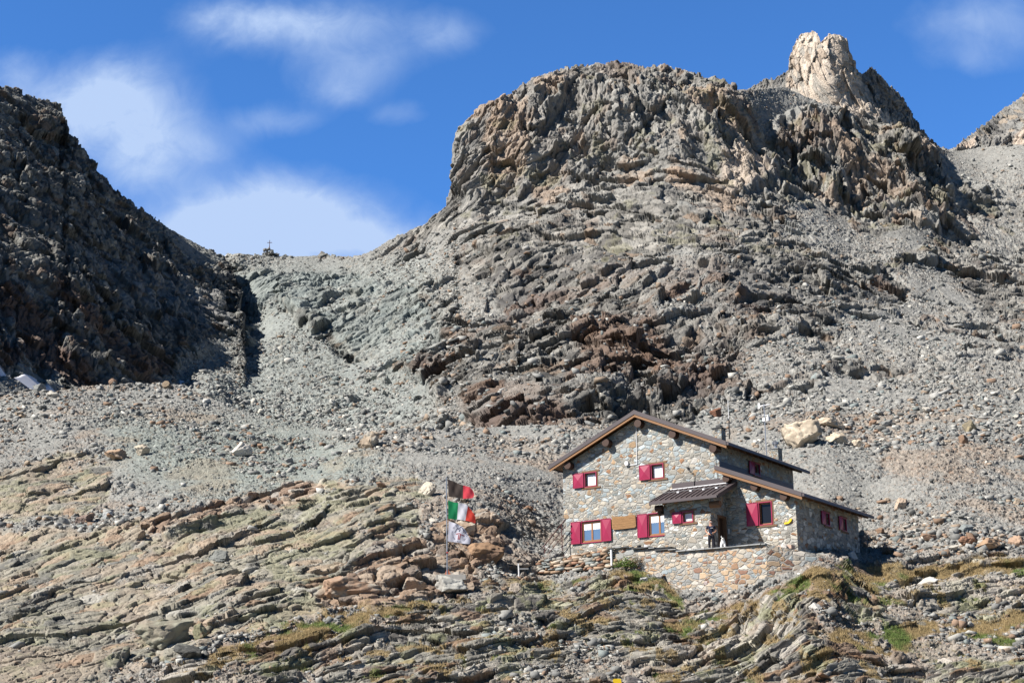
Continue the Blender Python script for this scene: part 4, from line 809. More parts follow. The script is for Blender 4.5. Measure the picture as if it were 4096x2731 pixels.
tag(mko, 'small bent yellow plate on the annex wall right of its shuttered window', 'trail marker')
# chimneys
def chimney(u0, u1, d0, d1, z0, z1, label_cap):
    c = MB().box(u0, u1, d0, d1, z0, z1).build('chimney', M_CHIM, hut)
    MB().box(u0-.05, u1+.05, d0-.05, d1+.05, z1, z1+.05).build('cap_slab', M_SLATE if label_cap == 'cowl' else M_SLATED, c)
    q = MB(); q.add([(u0-.12, d0-.12, z0+.42), (u1+.1, d0-.12, z0+.18), (u1+.1, d0-.02, z0+.24), (u0-.12, d0-.02, z0+.48), (u0-.12, d0-.12, z0+.30), (u1+.1, d0-.12, z0+.06), (u1+.1, d0-.02, z0+.1), (u0-.12, d0-.02, z0+.34)], [(0, 1, 2, 3), (4, 5, 6, 7), (0, 1, 5, 4), (1, 2, 6, 5), (2, 3, 7, 6), (3, 0, 4, 7)]); q.build('flashing', M_STEEL, c)
    return c
M_CHIM = mat_masonry('chimney_masonry', .5)
c1 = chimney(-1.32, -.70, 1.9, 2.5, 6.9, 7.98, 'stone'); MB().box(-1.12, -.80, 2.0, 2.35, 8.03, 8.20).build('cap_stone', M_SLATED, c1, bevel=.04); MB().box(-1.13, -.93, 1.885, 1.92, 7.80, 7.92).build('flue_opening', M_BLACK, c1)
c2 = chimney(-.92, -.30, 9.2, 9.85, 6.6, 7.82, 'cowl'); MB().tube((-.6, 9.5, 7.87), (-.6, 9.5, 8.07), .10).build('flue', M_STEEL, c2)
q = MB()
for k in range(12):
    g = k*math.pi/6; r = .17; ps = [(-.6+rr*math.cos(g), 9.5+rr*math.sin(g), z) for rr, z in ((.10, 8.07), (r, 8.17), (r, 8.30), (.09, 8.40))]; q.path(ps, .022, 5)
q.tube((-.6, 9.5, 8.07), (-.6, 9.5, 8.38), .07); q.build('cowl', M_STEEL, c2)

def in_hut_frame(o):
    o.matrix_world = Matrix.Translation(tuple(HP0)) @ Matrix.Rotation(-YAW, 4, 'Z') @ Matrix.Translation(o.location) if o.type == 'EMPTY' else o.matrix_world; return o
def hut_thing(name, loc, label, cat, rz=0.0):
    e = empty(name, tuple(HW(*loc)), -YAW+rz); tag(e, label, cat); return e
# weather station mast and antenna on the roof
ws = hut_thing('weather_station', (-.55, 7.95, 7.05), 'thin steel mast with white weather sensors standing on the rear roof', 'weather station')
MB().tube((0, 0, -.05), (0, 0, 3.5), .032).build('mast', M_STEEL, ws)
MB().box(-.05, .42, -.02, .02, 3.42, 3.46).build('crossarm', M_WHITE, ws)
v = MB(); v.box(-.42, -.28, -.02, .02, 3.25, 3.62); v.box(-.3, 0, -.015, .015, 3.40, 3.46); v.build('wind_vane', M_WHITE, ws)
v = MB(); v.tube((.16, 0, 3.42), (.16, 0, 3.34), .03); [v.tube((.16+.12*math.cos(a), .12*math.sin(a), 3.40), (.16+.12*math.cos(a)+.05, .12*math.sin(a), 3.40), .055, .03) for a in (0, 2.1, 4.2)]; v.build('anemometer', M_WHITE, ws)
v = MB(); v.box(-.28, .22, -.015, .015, 2.76, 2.79); v.tube((-.30, 0, 2.76), (-.30, 0, 2.80), .10); v.build('solar_sensor', M_WHITE, ws)
v = MB(); v.box(-.12, .06, -.10, -.03, 2.36, 2.58); v.tube((.24, 0, 2.35), (.24, 0, 2.62), .12, .10, 12); v.tube((.24, 0, 2.62), (.24, 0, 2.74), .06, .06, 12); v.build('sensor_box', M_WHITE, ws)
an = hut_thing('radio_antenna', (-.42, 2.45, 7.35), 'slim whip antenna clamped beside the front stone chimney', 'antenna')
MB().tube((0, 0, 0), (0, 0, 1.25), .035).build('bracket_pole', M_BLACK, an); MB().tube((0, 0, 1.2), (0, 0, 2.42), .022, .016).build('whip', M_WHITE, an)
v = MB(); v.tube((-.3, 0, .2), (0, 0, .2), .02); v.tube((-.3, 0, .5), (0, 0, .5), .02); v.tube((-.28, 0, .98), (.06, 0, .98), .015); v.build('clamp', M_BLACK, an)

# ------------------------------------------------------------------ terrace and walls in front of the hut (hut frame)
HM = Matrix.Translation(tuple(HP0)) @ Matrix.Rotation(-YAW, 4, 'Z')
TOPS = [(-5.35, .40), (-4.1, .34), (-4.1, .24), (-2.6, .18), (-2.6, .04), (-1.2, -.03), (-1.2, -.14), (4.4, -.17)]
rw = hut_thing('retaining_wall', (0, 0, 0), 'mortared stone retaining wall holding up the terrace before the hut door', 'retaining wall')
m = MB(); pts = TOPS
for (a, z0), (b, z1) in zip(pts[:-1], pts[1:]):
    if b-a < 1e-3: m.add([(a, -3.5, z0), (a, -3.5, z1), (a, -3.05, z1), (a, -3.05, z0)], [(0, 1, 2, 3)]); continue
    m.add([(a, -3.56, -2.9), (b, -3.56, -2.9), (b, -3.5, z1), (a, -3.5, z0), (a, -3.05, z0), (b, -3.05, z1)], [(0, 1, 2, 3), (3, 2, 5, 4)])
C2 = (7.0, -1.9)
m.add([(4.42, -3.56, -2.9), (C2[0]+.05, C2[1]-.03, -2.0), (C2[0], C2[1], -.80), (4.4, -3.5, -.17), (4.15, -3.1, -.17), (C2[0]-.2, C2[1]+.4, -.80)], [(0, 1, 2, 3), (3, 2, 5, 4)])
m.add([(-5.35, -3.56, -2.0), (-5.35, -3.0, -2.0), (-5.35, -3.0, .40), (-5.35, -3.5, .40)], [(0, 1, 2, 3)])
m.build('masonry', M_WALLR, rw)
def ftop(u): 
    us = [p[0] for p in TOPS]; return float(np.interp(u, [a+(1e-4*i) for i, a in enumerate(us)], [p[1] for p in TOPS]))
u = -5.3
while u < 4.3:                                       # coping slabs
    L_ = random.uniform(.45, 1.1); L_ = min(L_, 4.4-u)
    if any(u < b < u+L_ for b in (-4.1, -2.6, -1.2)): L_ = min(b-u for b in (-4.1, -2.6, -1.2) if b > u)+.02
    z = max(ftop(u+.02), ftop(u+L_-.02))-.01; t_ = random.uniform(.045, .075); y0 = -3.6-random.uniform(0, .08)
    q = MB(); q.add([(u+.01, y0, z), (u+L_-.01, y0+random.uniform(-.04, .04), z), (u+L_-.02, -3.02, z), (u+.02, -3.0, z), (u+.01, y0, z+t_), (u+L_-.01, y0+.02, z+t_+random.uniform(-.01, .01)), (u+L_-.02, -3.02, z+t_), (u+.02, -3.0, z+t_)], [(0, 1, 2, 3), (4, 7, 6, 5), (0, 4, 5, 1), (1, 5, 6, 2), (2, 6, 7, 3), (3, 7, 4, 0)])
    q.build('coping_slab', M_SLATE if u > -1.3 else random.choice([M_SLATE, M_SLATE, M_SLATED]), rw); u += L_+.005
tf = MB().box(-5.3, 4.36, -3.06, -.01, -.6, -.135); tf.add([(4.36, -3.06, -.136), (6.7, -1.6, -.82), (5.9, 1.2, -.45), (4.36, -.02, -.136)], [(0, 1, 2, 3)]); tfo = tf.build('terrace_floor', M_CONC); tfo.matrix_world = HM; tag(tfo, kind='structure')
for (a0, a1, b0, b1, z, s_) in ((-2.9, -1.9, -2.9, -2.2, .30, 1), (-4.6, -3.4, -2.8, -2.2, .42, 0)):
    e = hut_thing('slate_bench', ((a0+a1)/2, (b0+b1)/2, z-.45), 'low dark slate bench %s the terrace wall' % ('at the porch end of' if s_ else 'at the far end of'), 'bench')
    w_, d_ = (a1-a0)/2, (b1-b0)/2; MB().box(-w_, w_, -d_, d_, .40, .45).build('seat', M_SLATED, e)
    for x in (-w_+.15, w_-.25): MB().box(x, x+.12, -d_+.05, d_-.05, 0, .397).build('leg', M_SLATE, e)

# ------------------------------------------------------------------ loose rocks
def hull_template(npts, seed, flat=(1, 1, 1)):
    r = np.random.default_rng(seed); v = r.normal(size=(npts, 3)); v /= np.linalg.norm(v, axis=1)[:, None]; v *= r.uniform(.75, 1.1, (npts, 1)); v *= np.array(flat)
    bm = bmesh.new(); vs = [bm.verts.new(p) for p in v]; res = bmesh.ops.convex_hull(bm, input=vs); bm.verts.ensure_lookup_table()
    keep = [x for x in bm.verts if x.link_faces]; ix = {x: i for i, x in enumerate(keep)}
    V = np.array([x.co[:] for x in keep]); F = np.array([[ix[x] for x in f.verts] for f in bm.faces]); bm.free()
    c = V.mean(0); n = np.cross(V[F[:, 1]]-V[F[:, 0]], V[F[:, 2]]-V[F[:, 0]]); flip = ((V[F].mean(1)-c)*n).sum(1) < 0; F[flip] = F[flip][:, ::-1]
    return V, F
def block_template(seed, dims):
    r = np.random.default_rng(seed); v = np.array([[x, y, z] for x in (-1, 1) for y in (-1, 1) for z in (-1, 1)], float)*np.array(dims); v += r.normal(0, .17, v.shape)*np.array(dims); v = np.concatenate([v, r.normal(0, .75, (2, 3))*np.array(dims)*1.2])
    bm = bmesh.new(); vs = [bm.verts.new(p) for p in v]; bmesh.ops.convex_hull(bm, input=vs); keep = [x for x in bm.verts if x.link_faces]; ix = {x: i for i, x in enumerate(keep)}
    V = np.array([x.co[:] for x in keep]); F = np.array([[ix[x] for x in f.verts] for f in bm.faces]); bm.free()
    n = np.cross(V[F[:, 1]]-V[F[:, 0]], V[F[:, 2]]-V[F[:, 0]]); flip = ((V[F].mean(1)-V.mean(0))*n).sum(1) < 0; F[flip] = F[flip][:, ::-1]
    return V, F
TEMPL = [block_template(300+i, d) for i, d in enumerate([(.8, .6, .45), (.85, .5, .35), (.7, .65, .5), (.9, .55, .25), (.65, .5, .5), (.9, .7, .2), (.75, .45, .4)])]+[hull_template(8, 100+i, fl) for i, fl in enumerate([(1, .8, .6), (1, .7, .5), (1, .9, .4), (1, .75, .7)])]
def rot_rand(n, r, flatness=.5):
    a = r.uniform(0, 2*np.pi, n); ca, sa = np.cos(a), np.sin(a); Z = np.zeros(n); O = np.ones(n); R1 = np.stack([ca, -sa, Z, sa, ca, Z, Z, Z, O], -1).reshape(n, 3, 3)
    t = r.normal(0, flatness, n); b = r.uniform(0, 2*np.pi, n); ct, st_ = np.cos(t), np.sin(t); kx, ky = np.cos(b), np.sin(b)
    R2 = np.stack([ct+kx*kx*(1-ct), kx*ky*(1-ct), ky*st_, kx*ky*(1-ct), ct+ky*ky*(1-ct), -kx*st_, -ky*st_, kx*st_, ct], -1).reshape(n, 3, 3)
    return R2@R1
def scatter(name, P, S, Cc, seed, flatness=.5, mat=None, sink=.15):
    r = np.random.default_rng(seed); n = len(P); T = r.integers(0, len(TEMPL), n); R = rot_rand(n, r, flatness); Vs, Fs, Cs = [], [], []; off = 0
    for k, (V, F) in enumerate(TEMPL):
        s_ = np.where(T == k)[0]
        if not len(s_): continue
        v = np.einsum('nij,vj->nvi', R[s_], V)*S[s_, None, None]+P[s_, None]+np.array([0, 0, 1.])*(S[s_]*(.35-sink))[:, None, None]
        m_ = len(V); Vs.append(v.reshape(-1, 3)); Fs.append((F[None]+(np.arange(len(s_))*m_)[:, None, None]+off).reshape(-1, 3)); Cs.append(np.repeat(Cc[s_], m_, 0)); off += len(s_)*m_
    return mesh_np(name, np.concatenate(Vs), None, mat or M_STONE, np.concatenate(Cs), tris=np.concatenate(Fs))
STONE_COLS = [(.24, .24, .23), (.31, .305, .29), (.18, .18, .175), (.43, .42, .39), (.26, .18, .13), (.30, .235, .18), (.13, .13, .125), (.21, .235, .23), (.56, .53, .47)]
def pick(L, n, weight, seed):
    w = weight.copy(); w[-6:] = 0; w = np.clip(w, 0, 1).ravel(); r = np.random.default_rng(seed); i = r.choice(w.size, n, p=w/w.sum()); return i
def stone_colours(n, seed, wts=(4, 4, 3, 1.1, 1.1, 1.2, 1.2, 1.5, .35), tint=None):
    r = np.random.default_rng(seed); c = pal(r.random(n), STONE_COLS, wts)*r.uniform(.8, 1.2, (n, 1)); return c if tint is None else c*tint
_vis = (near.X > -20) & (near.X < 2372) & (near.Y < 1590)
clump = sstep(fbm(near.P.reshape(-1, 3), 5, 4, 701).reshape(near.X.shape), -.25, .35)
nw = near.aux['scree']*(.15+clump)*_vis*(1+1.2*(near.Y < 960)); nw2 = (near.aux['rock']*.35+near.aux['scree'])*_vis*(near.Y > 1150)*(.2+clump)
# grid points are dense where the surface is near the eye: undo that with the size of the quads in the picture
def hutclear(P, i):
    q = P[i]-HP0; u_, d_ = q@HU, q@HD; return i[~((u_ > -13.0) & (u_ < 6.8) & (d_ > -3.9) & (d_ < 11.8))]
np_flat = near.P.reshape(-1, 3)
i = hutclear(np_flat, pick(near, 30000, nw, 1)); r = np.random.default_rng(2); S = .035*(1-r.random(len(i))*.985)**-.42*(1.1+near.Y.ravel()[i]*0); S = np.clip(S, .035, .22)
rub = scatter('rubble', np_flat[i], S, stone_colours(len(i), 3), 4); tag(rub, kind='stuff')
i = hutclear(np_flat, pick(near, 9000, nw2, 11)); S = np.clip(.03*(1-r.random(len(i))*.98)**-.4, .03, .14)
rub = scatter('loose_stones', np_flat[i], S, stone_colours(len(i), 13, (3, 3, 3, 1.2, 2.0, 2.2, 1.5, 1, .5)), 14); tag(rub, kind='stuff')
band = np.maximum.reduce([polymask(near.X.astype(f32), near.Y.astype(f32), q_, 12) for q_ in ([(1640, 960), (1800, 940), (2352, 900), (2400, 1010), (2000, 1040), (1700, 1040)], [(-20, 900), (440, 885), (480, 930), (250, 960), (-20, 1000)], [(800, 985), (1300, 970), (1340, 1010), (1240, 1060), (850, 1030)], [(1900, 1225), (2380, 1215), (2400, 1270), (1900, 1275)], [(-20, 1180), (300, 1175), (420, 1150), (300, 1250), (-20, 1260)])])
i = hutclear(np_flat, pick(near, 4600, nw*(.04+clump**3+2.2*band), 21)); S = np.clip(.13*(1-r.random(len(i))*.95)**-.45, .13, .40)
rub = scatter('rubble', np_flat[i], S, stone_colours(len(i), 23, (3, 4, 3, 1.4, 1.6, 1.6, 1.5, 1.5, .5)), 24, .4); tag(rub, kind='stuff')
mw = mountain.aux['scree']*(mountain.X > 330)*(mountain.X < 2372); mclump = sstep(fbm(mountain.P.reshape(-1, 3), 12, 4, 703).reshape(mountain.X.shape), -.2, .35)
i = pick(mountain, 17000, mw*(.2+mclump), 31); S = np.clip(.14*(1-r.random(len(i))*.99)**-.40, .14, .95)
rub = scatter('scree_rubble', mountain.P.reshape(-1, 3)[i], S, stone_colours(len(i), 33, (4, 5, 3, 1.2, .8, .7, 1.2, 1.5, .25)), 34); tag(rub, kind='stuff')
i = pick(mountain, 2500, mountain.aux['rock']*(mountain.Y > 560)*(mountain.X > 900), 41); S = np.clip(.2*(1-r.random(len(i))*.97)**-.42, .2, 1.0)
rub = scatter('scree_rubble', mountain.P.reshape(-1, 3)[i], S, stone_colours(len(i), 43, (4, 4, 3, .6, 1.8, 1.2, 2, 1, .1)), 44); tag(rub, kind='stuff')
lw = left.aux['scree']*(left.X > -40)*(left.Y > 600); i = pick(left, 2500, lw, 51); S = np.clip(.12*(1-r.random(len(i))*.97)**-.42, .12, .7)
rub = scatter('scree_rubble', left.P.reshape(-1, 3)[i], S, stone_colours(len(i), 53), 54); tag(rub, kind='stuff')

def boulder_mesh(seed, dims, cuts=11, sub=5, rough=.05):
    r = np.random.default_rng(seed); bm = bmesh.new(); bmesh.ops.create_icosphere(bm, subdivisions=sub, radius=1.25); V = np.array([v.co[:] for v in bm.verts]); F = np.array([[v.index for v in f.verts] for f in bm.faces]); bm.free()
    for k in range(cuts):
        n = r.normal(size=3); n[2] *= .8; n /= np.linalg.norm(n); o = r.uniform(.5, .86); d = V@n-o; m_ = d > 0; V[m_] -= n*d[m_, None]
    d, _ = blocks(V+seed, np.eye(3)*3.1, seed+5, rough, rough*1.4, rough*.5); V = V*(1+d[:, None]+fbm(V+seed, .5, 4, seed)[:, None]*rough)
    ext = (V.max(0)-V.min(0))/2; V = V/ext*np.array(dims)/2; return V, F
def boulder(L, sx, sy, wpx, hpx, col, label, seed, cat='boulder', name='boulder', tilt=0.0, depthk=.8, group=None, sinkf=.12, P=None, col2=None, rough=.05):
    p = at(L, sx, sy) if P is None else np.array(P); w = (p-CAM)@FW; sc = w/FPX; dims = (wpx*sc, wpx*sc*depthk, hpx*sc*1.12)
    V, F = boulder_mesh(seed, dims, rough=rough); c = np.broadcast_to(np.array(col, f32), V.shape).copy()
    q = fbm(V+seed, max(dims)*.3, 4, seed+1); c *= (1+.22*q)[:, None]
    if col2 is not None: mm = sstep(fbm(V+seed, max(dims)*.35, 4, seed+3), 0, .2); c = mixc(c, np.broadcast_to(np.array(col2, f32), c.shape), mm)
    o = mesh_np(name, V, None, M_STONE, c, tris=F); o.location = (p[0], p[1]+dims[1]*.25, p[2]+dims[2]*(.5-sinkf)); o.rotation_euler = (0, tilt, 0); tag(o, label, cat, group); return o
CR, CR2 = (.56, .475, .37), (.46, .38, .29)
B = [(near, 3215, 1800, 152, 122, CR, 'largest cream boulder on the scree to the right of the hut roof', 1, -.25, CR2), (near, 3362, 1784, 84, 58, CR, 'cream boulder second in size beside the largest one behind the hut', 2, .1, CR2),
 (near, 3335, 1702, 112, 44, CR, 'long flat cream boulder above the two big cream ones', 3, .05, CR2), (near, 3882, 1722, 66, 68, (.30, .25, .16), 'olive brown upright boulder beside the pale path at the right', 4, 0, (.20, .17, .12)),
 (near, 3430, 1792, 46, 30, CR, 'small cream boulder right of the two big cream ones', 5, 0, None), (near, 3609, 2024, 70, 52, (.45, .35, .27), 'pale pinkish block alone on the grey scree right of the annex', 6, -.2, None),
 (near, 948, 1820, 88, 52, (.54, .50, .45), 'bright white boulder alone on the grey moraine at the left', 7, -.15, None), (near, 565, 1832, 66, 46, (.50, .43, .34), 'cream boulder on the moraine left of the bright white one', 8, 0, None),
 (near, 452, 1848, 98, 56, (.37, .26, .18), 'tan brown boulder above the left rock outcrop', 9, 0, (.42, .33, .25)), (near, 1480, 1803, 102, 68, (.36, .29, .22), 'large wedge shaped tan boulder at the moraine crest left of the hut', 10, -.35, (.42, .39, .34)),
 (near, 1712, 1986, 74, 64, (.54, .48, .39), 'cream angular boulder just left of the topmost flag', 11, .1, None), (near, 655, 2585, 235, 128, (.265, .255, .20), 'biggest lichen covered block with a dark shaded side at lower left', 12, -.2, (.24, .215, .17)),
 (near, 800, 2560, 70, 80, (.25, .18, .125), 'rusty brown block right of the biggest lichen covered block', 13, 0, (.24, .23, .15)), (near, 757, 2634, 126, 62, (.085, .085, .08), 'dark mossy boulder at the foot of the biggest lichen block', 14, 0, (.17, .17, .15)),
 (near, 872, 2226, 98, 54, (.17, .175, .165), 'dark grey round topped boulder on the left rock slabs', 15, 0, None), (near, 3412, 2250, 40, 34, (.50, .49, .48), 'white boulder by the foot of the annex wall', 17, 0, None),
 (near, 3793, 2648, 66, 36, (.46, .42, .37), 'white boulder on the slope at the lower right', 18, -.15, None), (near, 3565, 2215, 96, 34, (.24, .145, .095), 'flat rust brown boulder on the grass edge right of the annex', 19, 0, (.30, .20, .13)),
 (near, 3872, 2195, 70, 46, (.26, .15, .10), 'dark rusty boulder in the row at the right edge of the scree', 20, .15, None), (near, 3960, 2205, 118, 50, (.38, .26, .17), 'long orange brown boulder at the right edge of the scree', 21, 0, (.30, .20, .14)),
 (near, 4075, 2190, 70, 52, (.36, .25, .18), 'orange brown boulder cut by the right edge of the picture', 22, 0, None), (near, 3868, 2122, 66, 48, (.22, .24, .24), 'blue grey flat boulder in the scree at the right', 24, -.2, None),
 (near, 452, 1540, 34, 24, (.27, .18, .13), 'small brown boulder on top of the left moraine crest', 25, 0, None), (near, 668, 1560, 44, 38, (.22, .17, .12), 'pointed brown boulder on the moraine crest beside the snow', 26, .2, None),
 (near, 2600-490, 2100-60, 60, 30, (.25, .15, .10), 'rust brown slab sticking out right of the white flag', 27, -.2, None), (near, 1920, 2235, 150, 95, (.29, .185, .115), 'big rusty layered boulder behind the flagpole', 28, 0, (.20, .13, .09)),
 (near, 1860, 2130, 84, 60, (.48, .41, .33), 'pale boulder behind the lowest flag', 29, 0, (.36, .27, .2)), (near, 1395, 2395, 260, 120, (.30, .20, .14), 'long rusty rock bulge left of the flagpole', 30, -.12, (.35, .31, .26)),
 (near, 1650, 2340, 120, 70, (.33, .25, .19), 'brown grey boulder just left of the pedestal rock', 31, -.1, (.28, .26, .23)), (near, 975, 2470, 120, 60, (.27, .26, .19), 'greenish block with square edges on the left slabs', 32, 0, (.22, .2, .16)),
 (near, 2640, 2290+15, 44, 26, (.48, .46, .44), 'pale boulder below the green plant', 33, 0, None), (near, 2580, 2285+20, 36, 22, (.42, .41, .40), 'small grey white boulder left of the pale one below the plant', 34, 0, None),
 (near, 3262, 2440, 60, 40, (.47, .45, .42), 'pale boulder on the grass right of the retaining wall', 35, 0, None), (near, 3710, 2345, 90, 46, (.48, .46, .43), 'whitish rock overhanging a dark hollow at the right', 36, -.2, None),
 (near, 2060, 2395, 54, 40, (.35, .30, .25), 'pointed tan boulder on the dark plates below the left wall', 37, 0, None), (near, 160, 1560, 60, 32, (.22, .225, .22), 'grey boulder on the crest beside the larger snow patch', 38, 0, None),
 (near, 330, 2095, 90, 52, (.20, .15, .13), 'dark brown boulder in the rubble at the left edge', 39, 0, None), (near, 430, 2080, 46, 40, (.40, .41, .41), 'light grey pointed boulder beside the dark brown one', 40, .2, None)]
for (L, sx, sy, wp, hp, c, lab, sd_, tl, c2) in B: boulder(L, sx, sy, wp, hp, c, lab, sd_, tilt=tl, col2=c2, rough=.07)
rb = boulder(mountain, 2868, 1668, 50, 52, (.21, .105, .07), 'square rusty red boulder on the scree above the front chimney', 41, rough=.06)
# unnamed middling boulders: one object each
i = hutclear(np_flat, pick(near, 230, nw*(.03+clump**4+2.5*band)*(near.Y < 1275), 61)); r = np.random.default_rng(62)
protos = [boulder_mesh(900+k, (1, .8, .65), sub=4, rough=.06) for k in range(8)]
kinds = [('grey', (.25, .25, .24)), ('pale', (.46, .43, .38)), ('rust brown', (.25, .165, .115)), ('dark', (.15, .15, .145)), ('tan', (.36, .29, .22))]
meshes = {}
for n_, k in enumerate(i):
    kk = int(r.choice(5, p=[.4, .2, .17, .1, .13])); pk = int(r.integers(8)); key = (kk, pk)
    if key not in meshes:
        V, F = protos[pk]; c = np.broadcast_to(np.array(kinds[kk][1], f32), V.shape)*(1+.2*fbm(V*3+pk, 1, 3, kk))[:, None]; o = mesh_np('boulder', V, None, M_STONE, c, tris=F); meshes[key] = o.data
    else: o = bpy.data.objects.new('boulder', meshes[key]); COL.objects.link(o)
    s_ = float(np.clip(.42*(1-r.random()*.95)**-.38, .42, 1.15)); o.scale = (s_, s_*r.uniform(.8, 1.1), s_*r.uniform(.7, 1.1)); o.rotation_euler = (r.normal(0, .25), r.normal(0, .25), r.uniform(0, 6.28)); p = np_flat[k]; o.location = (p[0], p[1], p[2]+s_*.18)
    X_ = near.X.ravel()[k]; Y_ = near.Y.ravel()[k]
    zone = 'on the moraine crest left of the hut' if (X_ < 1250 and Y_ < 1010) else 'on the grey moraine slope left of the flags' if X_ < 1000 else 'in the rubble between the flags and the hut' if X_ < 1300 else 'in the boulder field behind the hut roof' if Y_ < 1060 else 'on the scree right of the annex'
    tag(o, 'middling %s boulder lying %s' % (kinds[kk][0], zone), 'boulder', '%s boulders %s' % (kinds[kk][0], zone))

# dry stone wall left of the terrace: stones laid in courses
dw = hut_thing('dry_stone_wall', (0, 0, 0), 'dry stone wall of rusty blocks running left from the mortared terrace wall', 'stone wall')
Vs, Fs, Cs, off = [], [], [], 0; r = np.random.default_rng(77)
for course in range(7):
    u = -10.9+r.uniform(0, .3)
    while u < -5.5:
        Lw = r.uniform(.28, .72); zt = np.interp(u, [-11, -9.8, -8.6, -5.4], [.02, .10, .22, .36]); zb = -.75; hh = (zt-zb)/6.6; z = zb+hh*(course+.5)
        V, F = TEMPL[int(r.integers(len(TEMPL)))]; ext = (V.max(0)-V.min(0))/2; v = V/ext*np.array([Lw*.53, .26, hh*.56]); a = r.normal(0, .07); v = np.stack([v[:, 0]*math.cos(a)-v[:, 2]*math.sin(a), v[:, 1], v[:, 0]*math.sin(a)+v[:, 2]*math.cos(a)], 1)+np.array([u+Lw/2, -3.45+course*.03+r.normal(0, .03), z+r.normal(0, .015)])
        Vs.append(v); Fs.append(F+off); off += len(V); Cs.append(np.repeat(pal(r.random(1), [(.36, .25, .17), (.42, .33, .25), (.30, .29, .26), (.27, .155, .105), (.26, .28, .275), (.48, .43, .37)], [4, 3, 2, 2, 1.4, 1])*r.uniform(.85, 1.15), len(V), 0)); u += Lw
mesh_np('stones', np.concatenate(Vs), None, M_STONE, np.concatenate(Cs), tris=np.concatenate(Fs), parent=dw)
MB().box(-10.9, -5.4, -3.28, -2.9, -1.2, .0).build('backfill', M_CONC, dw)

# metal stair and railing at the left corner of the hut
stt = hut_thing('metal_stairs', (-11.6, 0, .3), 'rusty metal stair with three rail handrail at the left corner of the hut', 'stairs')
st = lambda x, y, z: (x+11.6, y, z-.3)
q = MB(st); q.add([(-11.40, .2, .45), (-11.22, .2, .45), (-10.5, .2, 1.55), (-10.72, .2, 1.60), (-11.40, .26, .45), (-11.22, .26, .45), (-10.5, .26, 1.55), (-10.72, .26, 1.60)], [(0, 1, 2, 3), (4, 7, 6, 5), (0, 4, 5, 1), (1, 5, 6, 2), (2, 6, 7, 3), (3, 7, 4, 0)]); q.build('stringer', M_RUST, stt)
for k in range(4): MB(st).box(-11.25+k*.22, -10.4, .27, 1.1, .62+k*.26, .68+k*.26).build('tread', M_RUST, stt)
for dz in (0, -.42, -.82): MB(st).tube((-12.35, -.5, 1.28+dz), (-10.55, -.5, 2.98+dz), .032 if dz == 0 else .022).build('handrail', M_RUST, stt)
MB(st).tube((-12.12, -.5, -.1), (-12.14, -.5, 1.52), .03).build('post', M_RUST, stt); MB(st).tube((-10.83, -.5, 1.0), (-10.86, -.5, 2.72), .03).build('post', M_RUST, stt)
MB(st).path([(-12.12, -.52, 1.40), (-11.8, -.5, 1.22), (-11.3, -.4, 1.12), (-10.9, -.2, 1.28), (-10.6, -.05, 1.55)], .014, 6).build('rope', M_WHITE, stt)
# white drain post and painted post
e = hut_thing('drain_post', (-5.42, -3.68, -.62), 'short white plastic drain pipe standing where the two walls meet', 'pipe'); MB().tube((0, 0, 0), (0, 0, .98), .065, n=14).build('pipe', M_WHITE, e); MB().box(-.22, .26, -.12, .12, .98, 1.02).build('cap', M_SLATED, e)
p = at(near, 2078, 2304); e = empty('marker_post', tuple(p), 0); tag(e, 'white painted post with a crosspiece left of the dry stone wall', 'post'); MB().tube((0, 0, -.1), (-.04, 0, .98), .045).build('post', M_WHITE, e); MB().box(0, .55, -.05, .02, .62, .70).build('crosspiece', M_SLATE, e)

# ------------------------------------------------------------------ flagpole and flags
FB = at(near, 1803, 2368); fw_ = (FB-CAM)@FW
ped = boulder(near, 1805, 2372, 138, 78, (.40, .39, .36), 'grey white pedestal rock carrying the concrete flagpole base', 16, cat='rock', name='pedestal_rock', P=FB, col2=(.30, .285, .26), rough=.07, sinkf=.1)
def fpt(sx, sy, dy=0.0):
    """point in the upright plane through the flagpole"""
    r_ = rays(sx, sy); t_ = (FB[1]+.35+dy)/r_[1]; return CAM+r_*t_
pb = fpt(1789, 2303); e = empty('flagpole', tuple(pb), 0); tag(e, 'tall thin steel flagpole on a concrete block left of the hut', 'flagpole')
ptp = fpt(1785.5, 1908)-pb; MB().tube((0, 0, .0), tuple(ptp), .036, .028, 12).build('pole', M_STEEL, e)
MB().box(-.62, 1.05, -.30, .40, -.25, .06).build('concrete_base', M_CONC, e, bevel=.02)
q = MB(); q.add([(-.16, -.01, .06), (.20, -.01, .06), (0.01, -.01, .50), (-.16, .01, .06), (.20, .01, .06), (0.01, .01, .50)], [(0, 1, 2), (3, 5, 4), (0, 3, 4, 1), (1, 4, 5, 2), (2, 5, 3, 0)]); q.build('gusset', mat_flat('orange_primer', (.42, .12, .06), .7), e)
MB().tube((-.05, -.03, 1.3), (.04, -.03, 1.3), .04).build('cleat', mat_flat('red_cleat', (.4, .02, .02), .6), e)
def zoom_pt(zx, zy): return 1780+zx/5.6, 1900+zy/5.6
def ripple(X, Z, k): return .045*math.sin(X*5.0+Z*2.2+k)+.016*math.sin(X*11-Z*5+k*2)+.006*math.sin(X*19+Z*9)
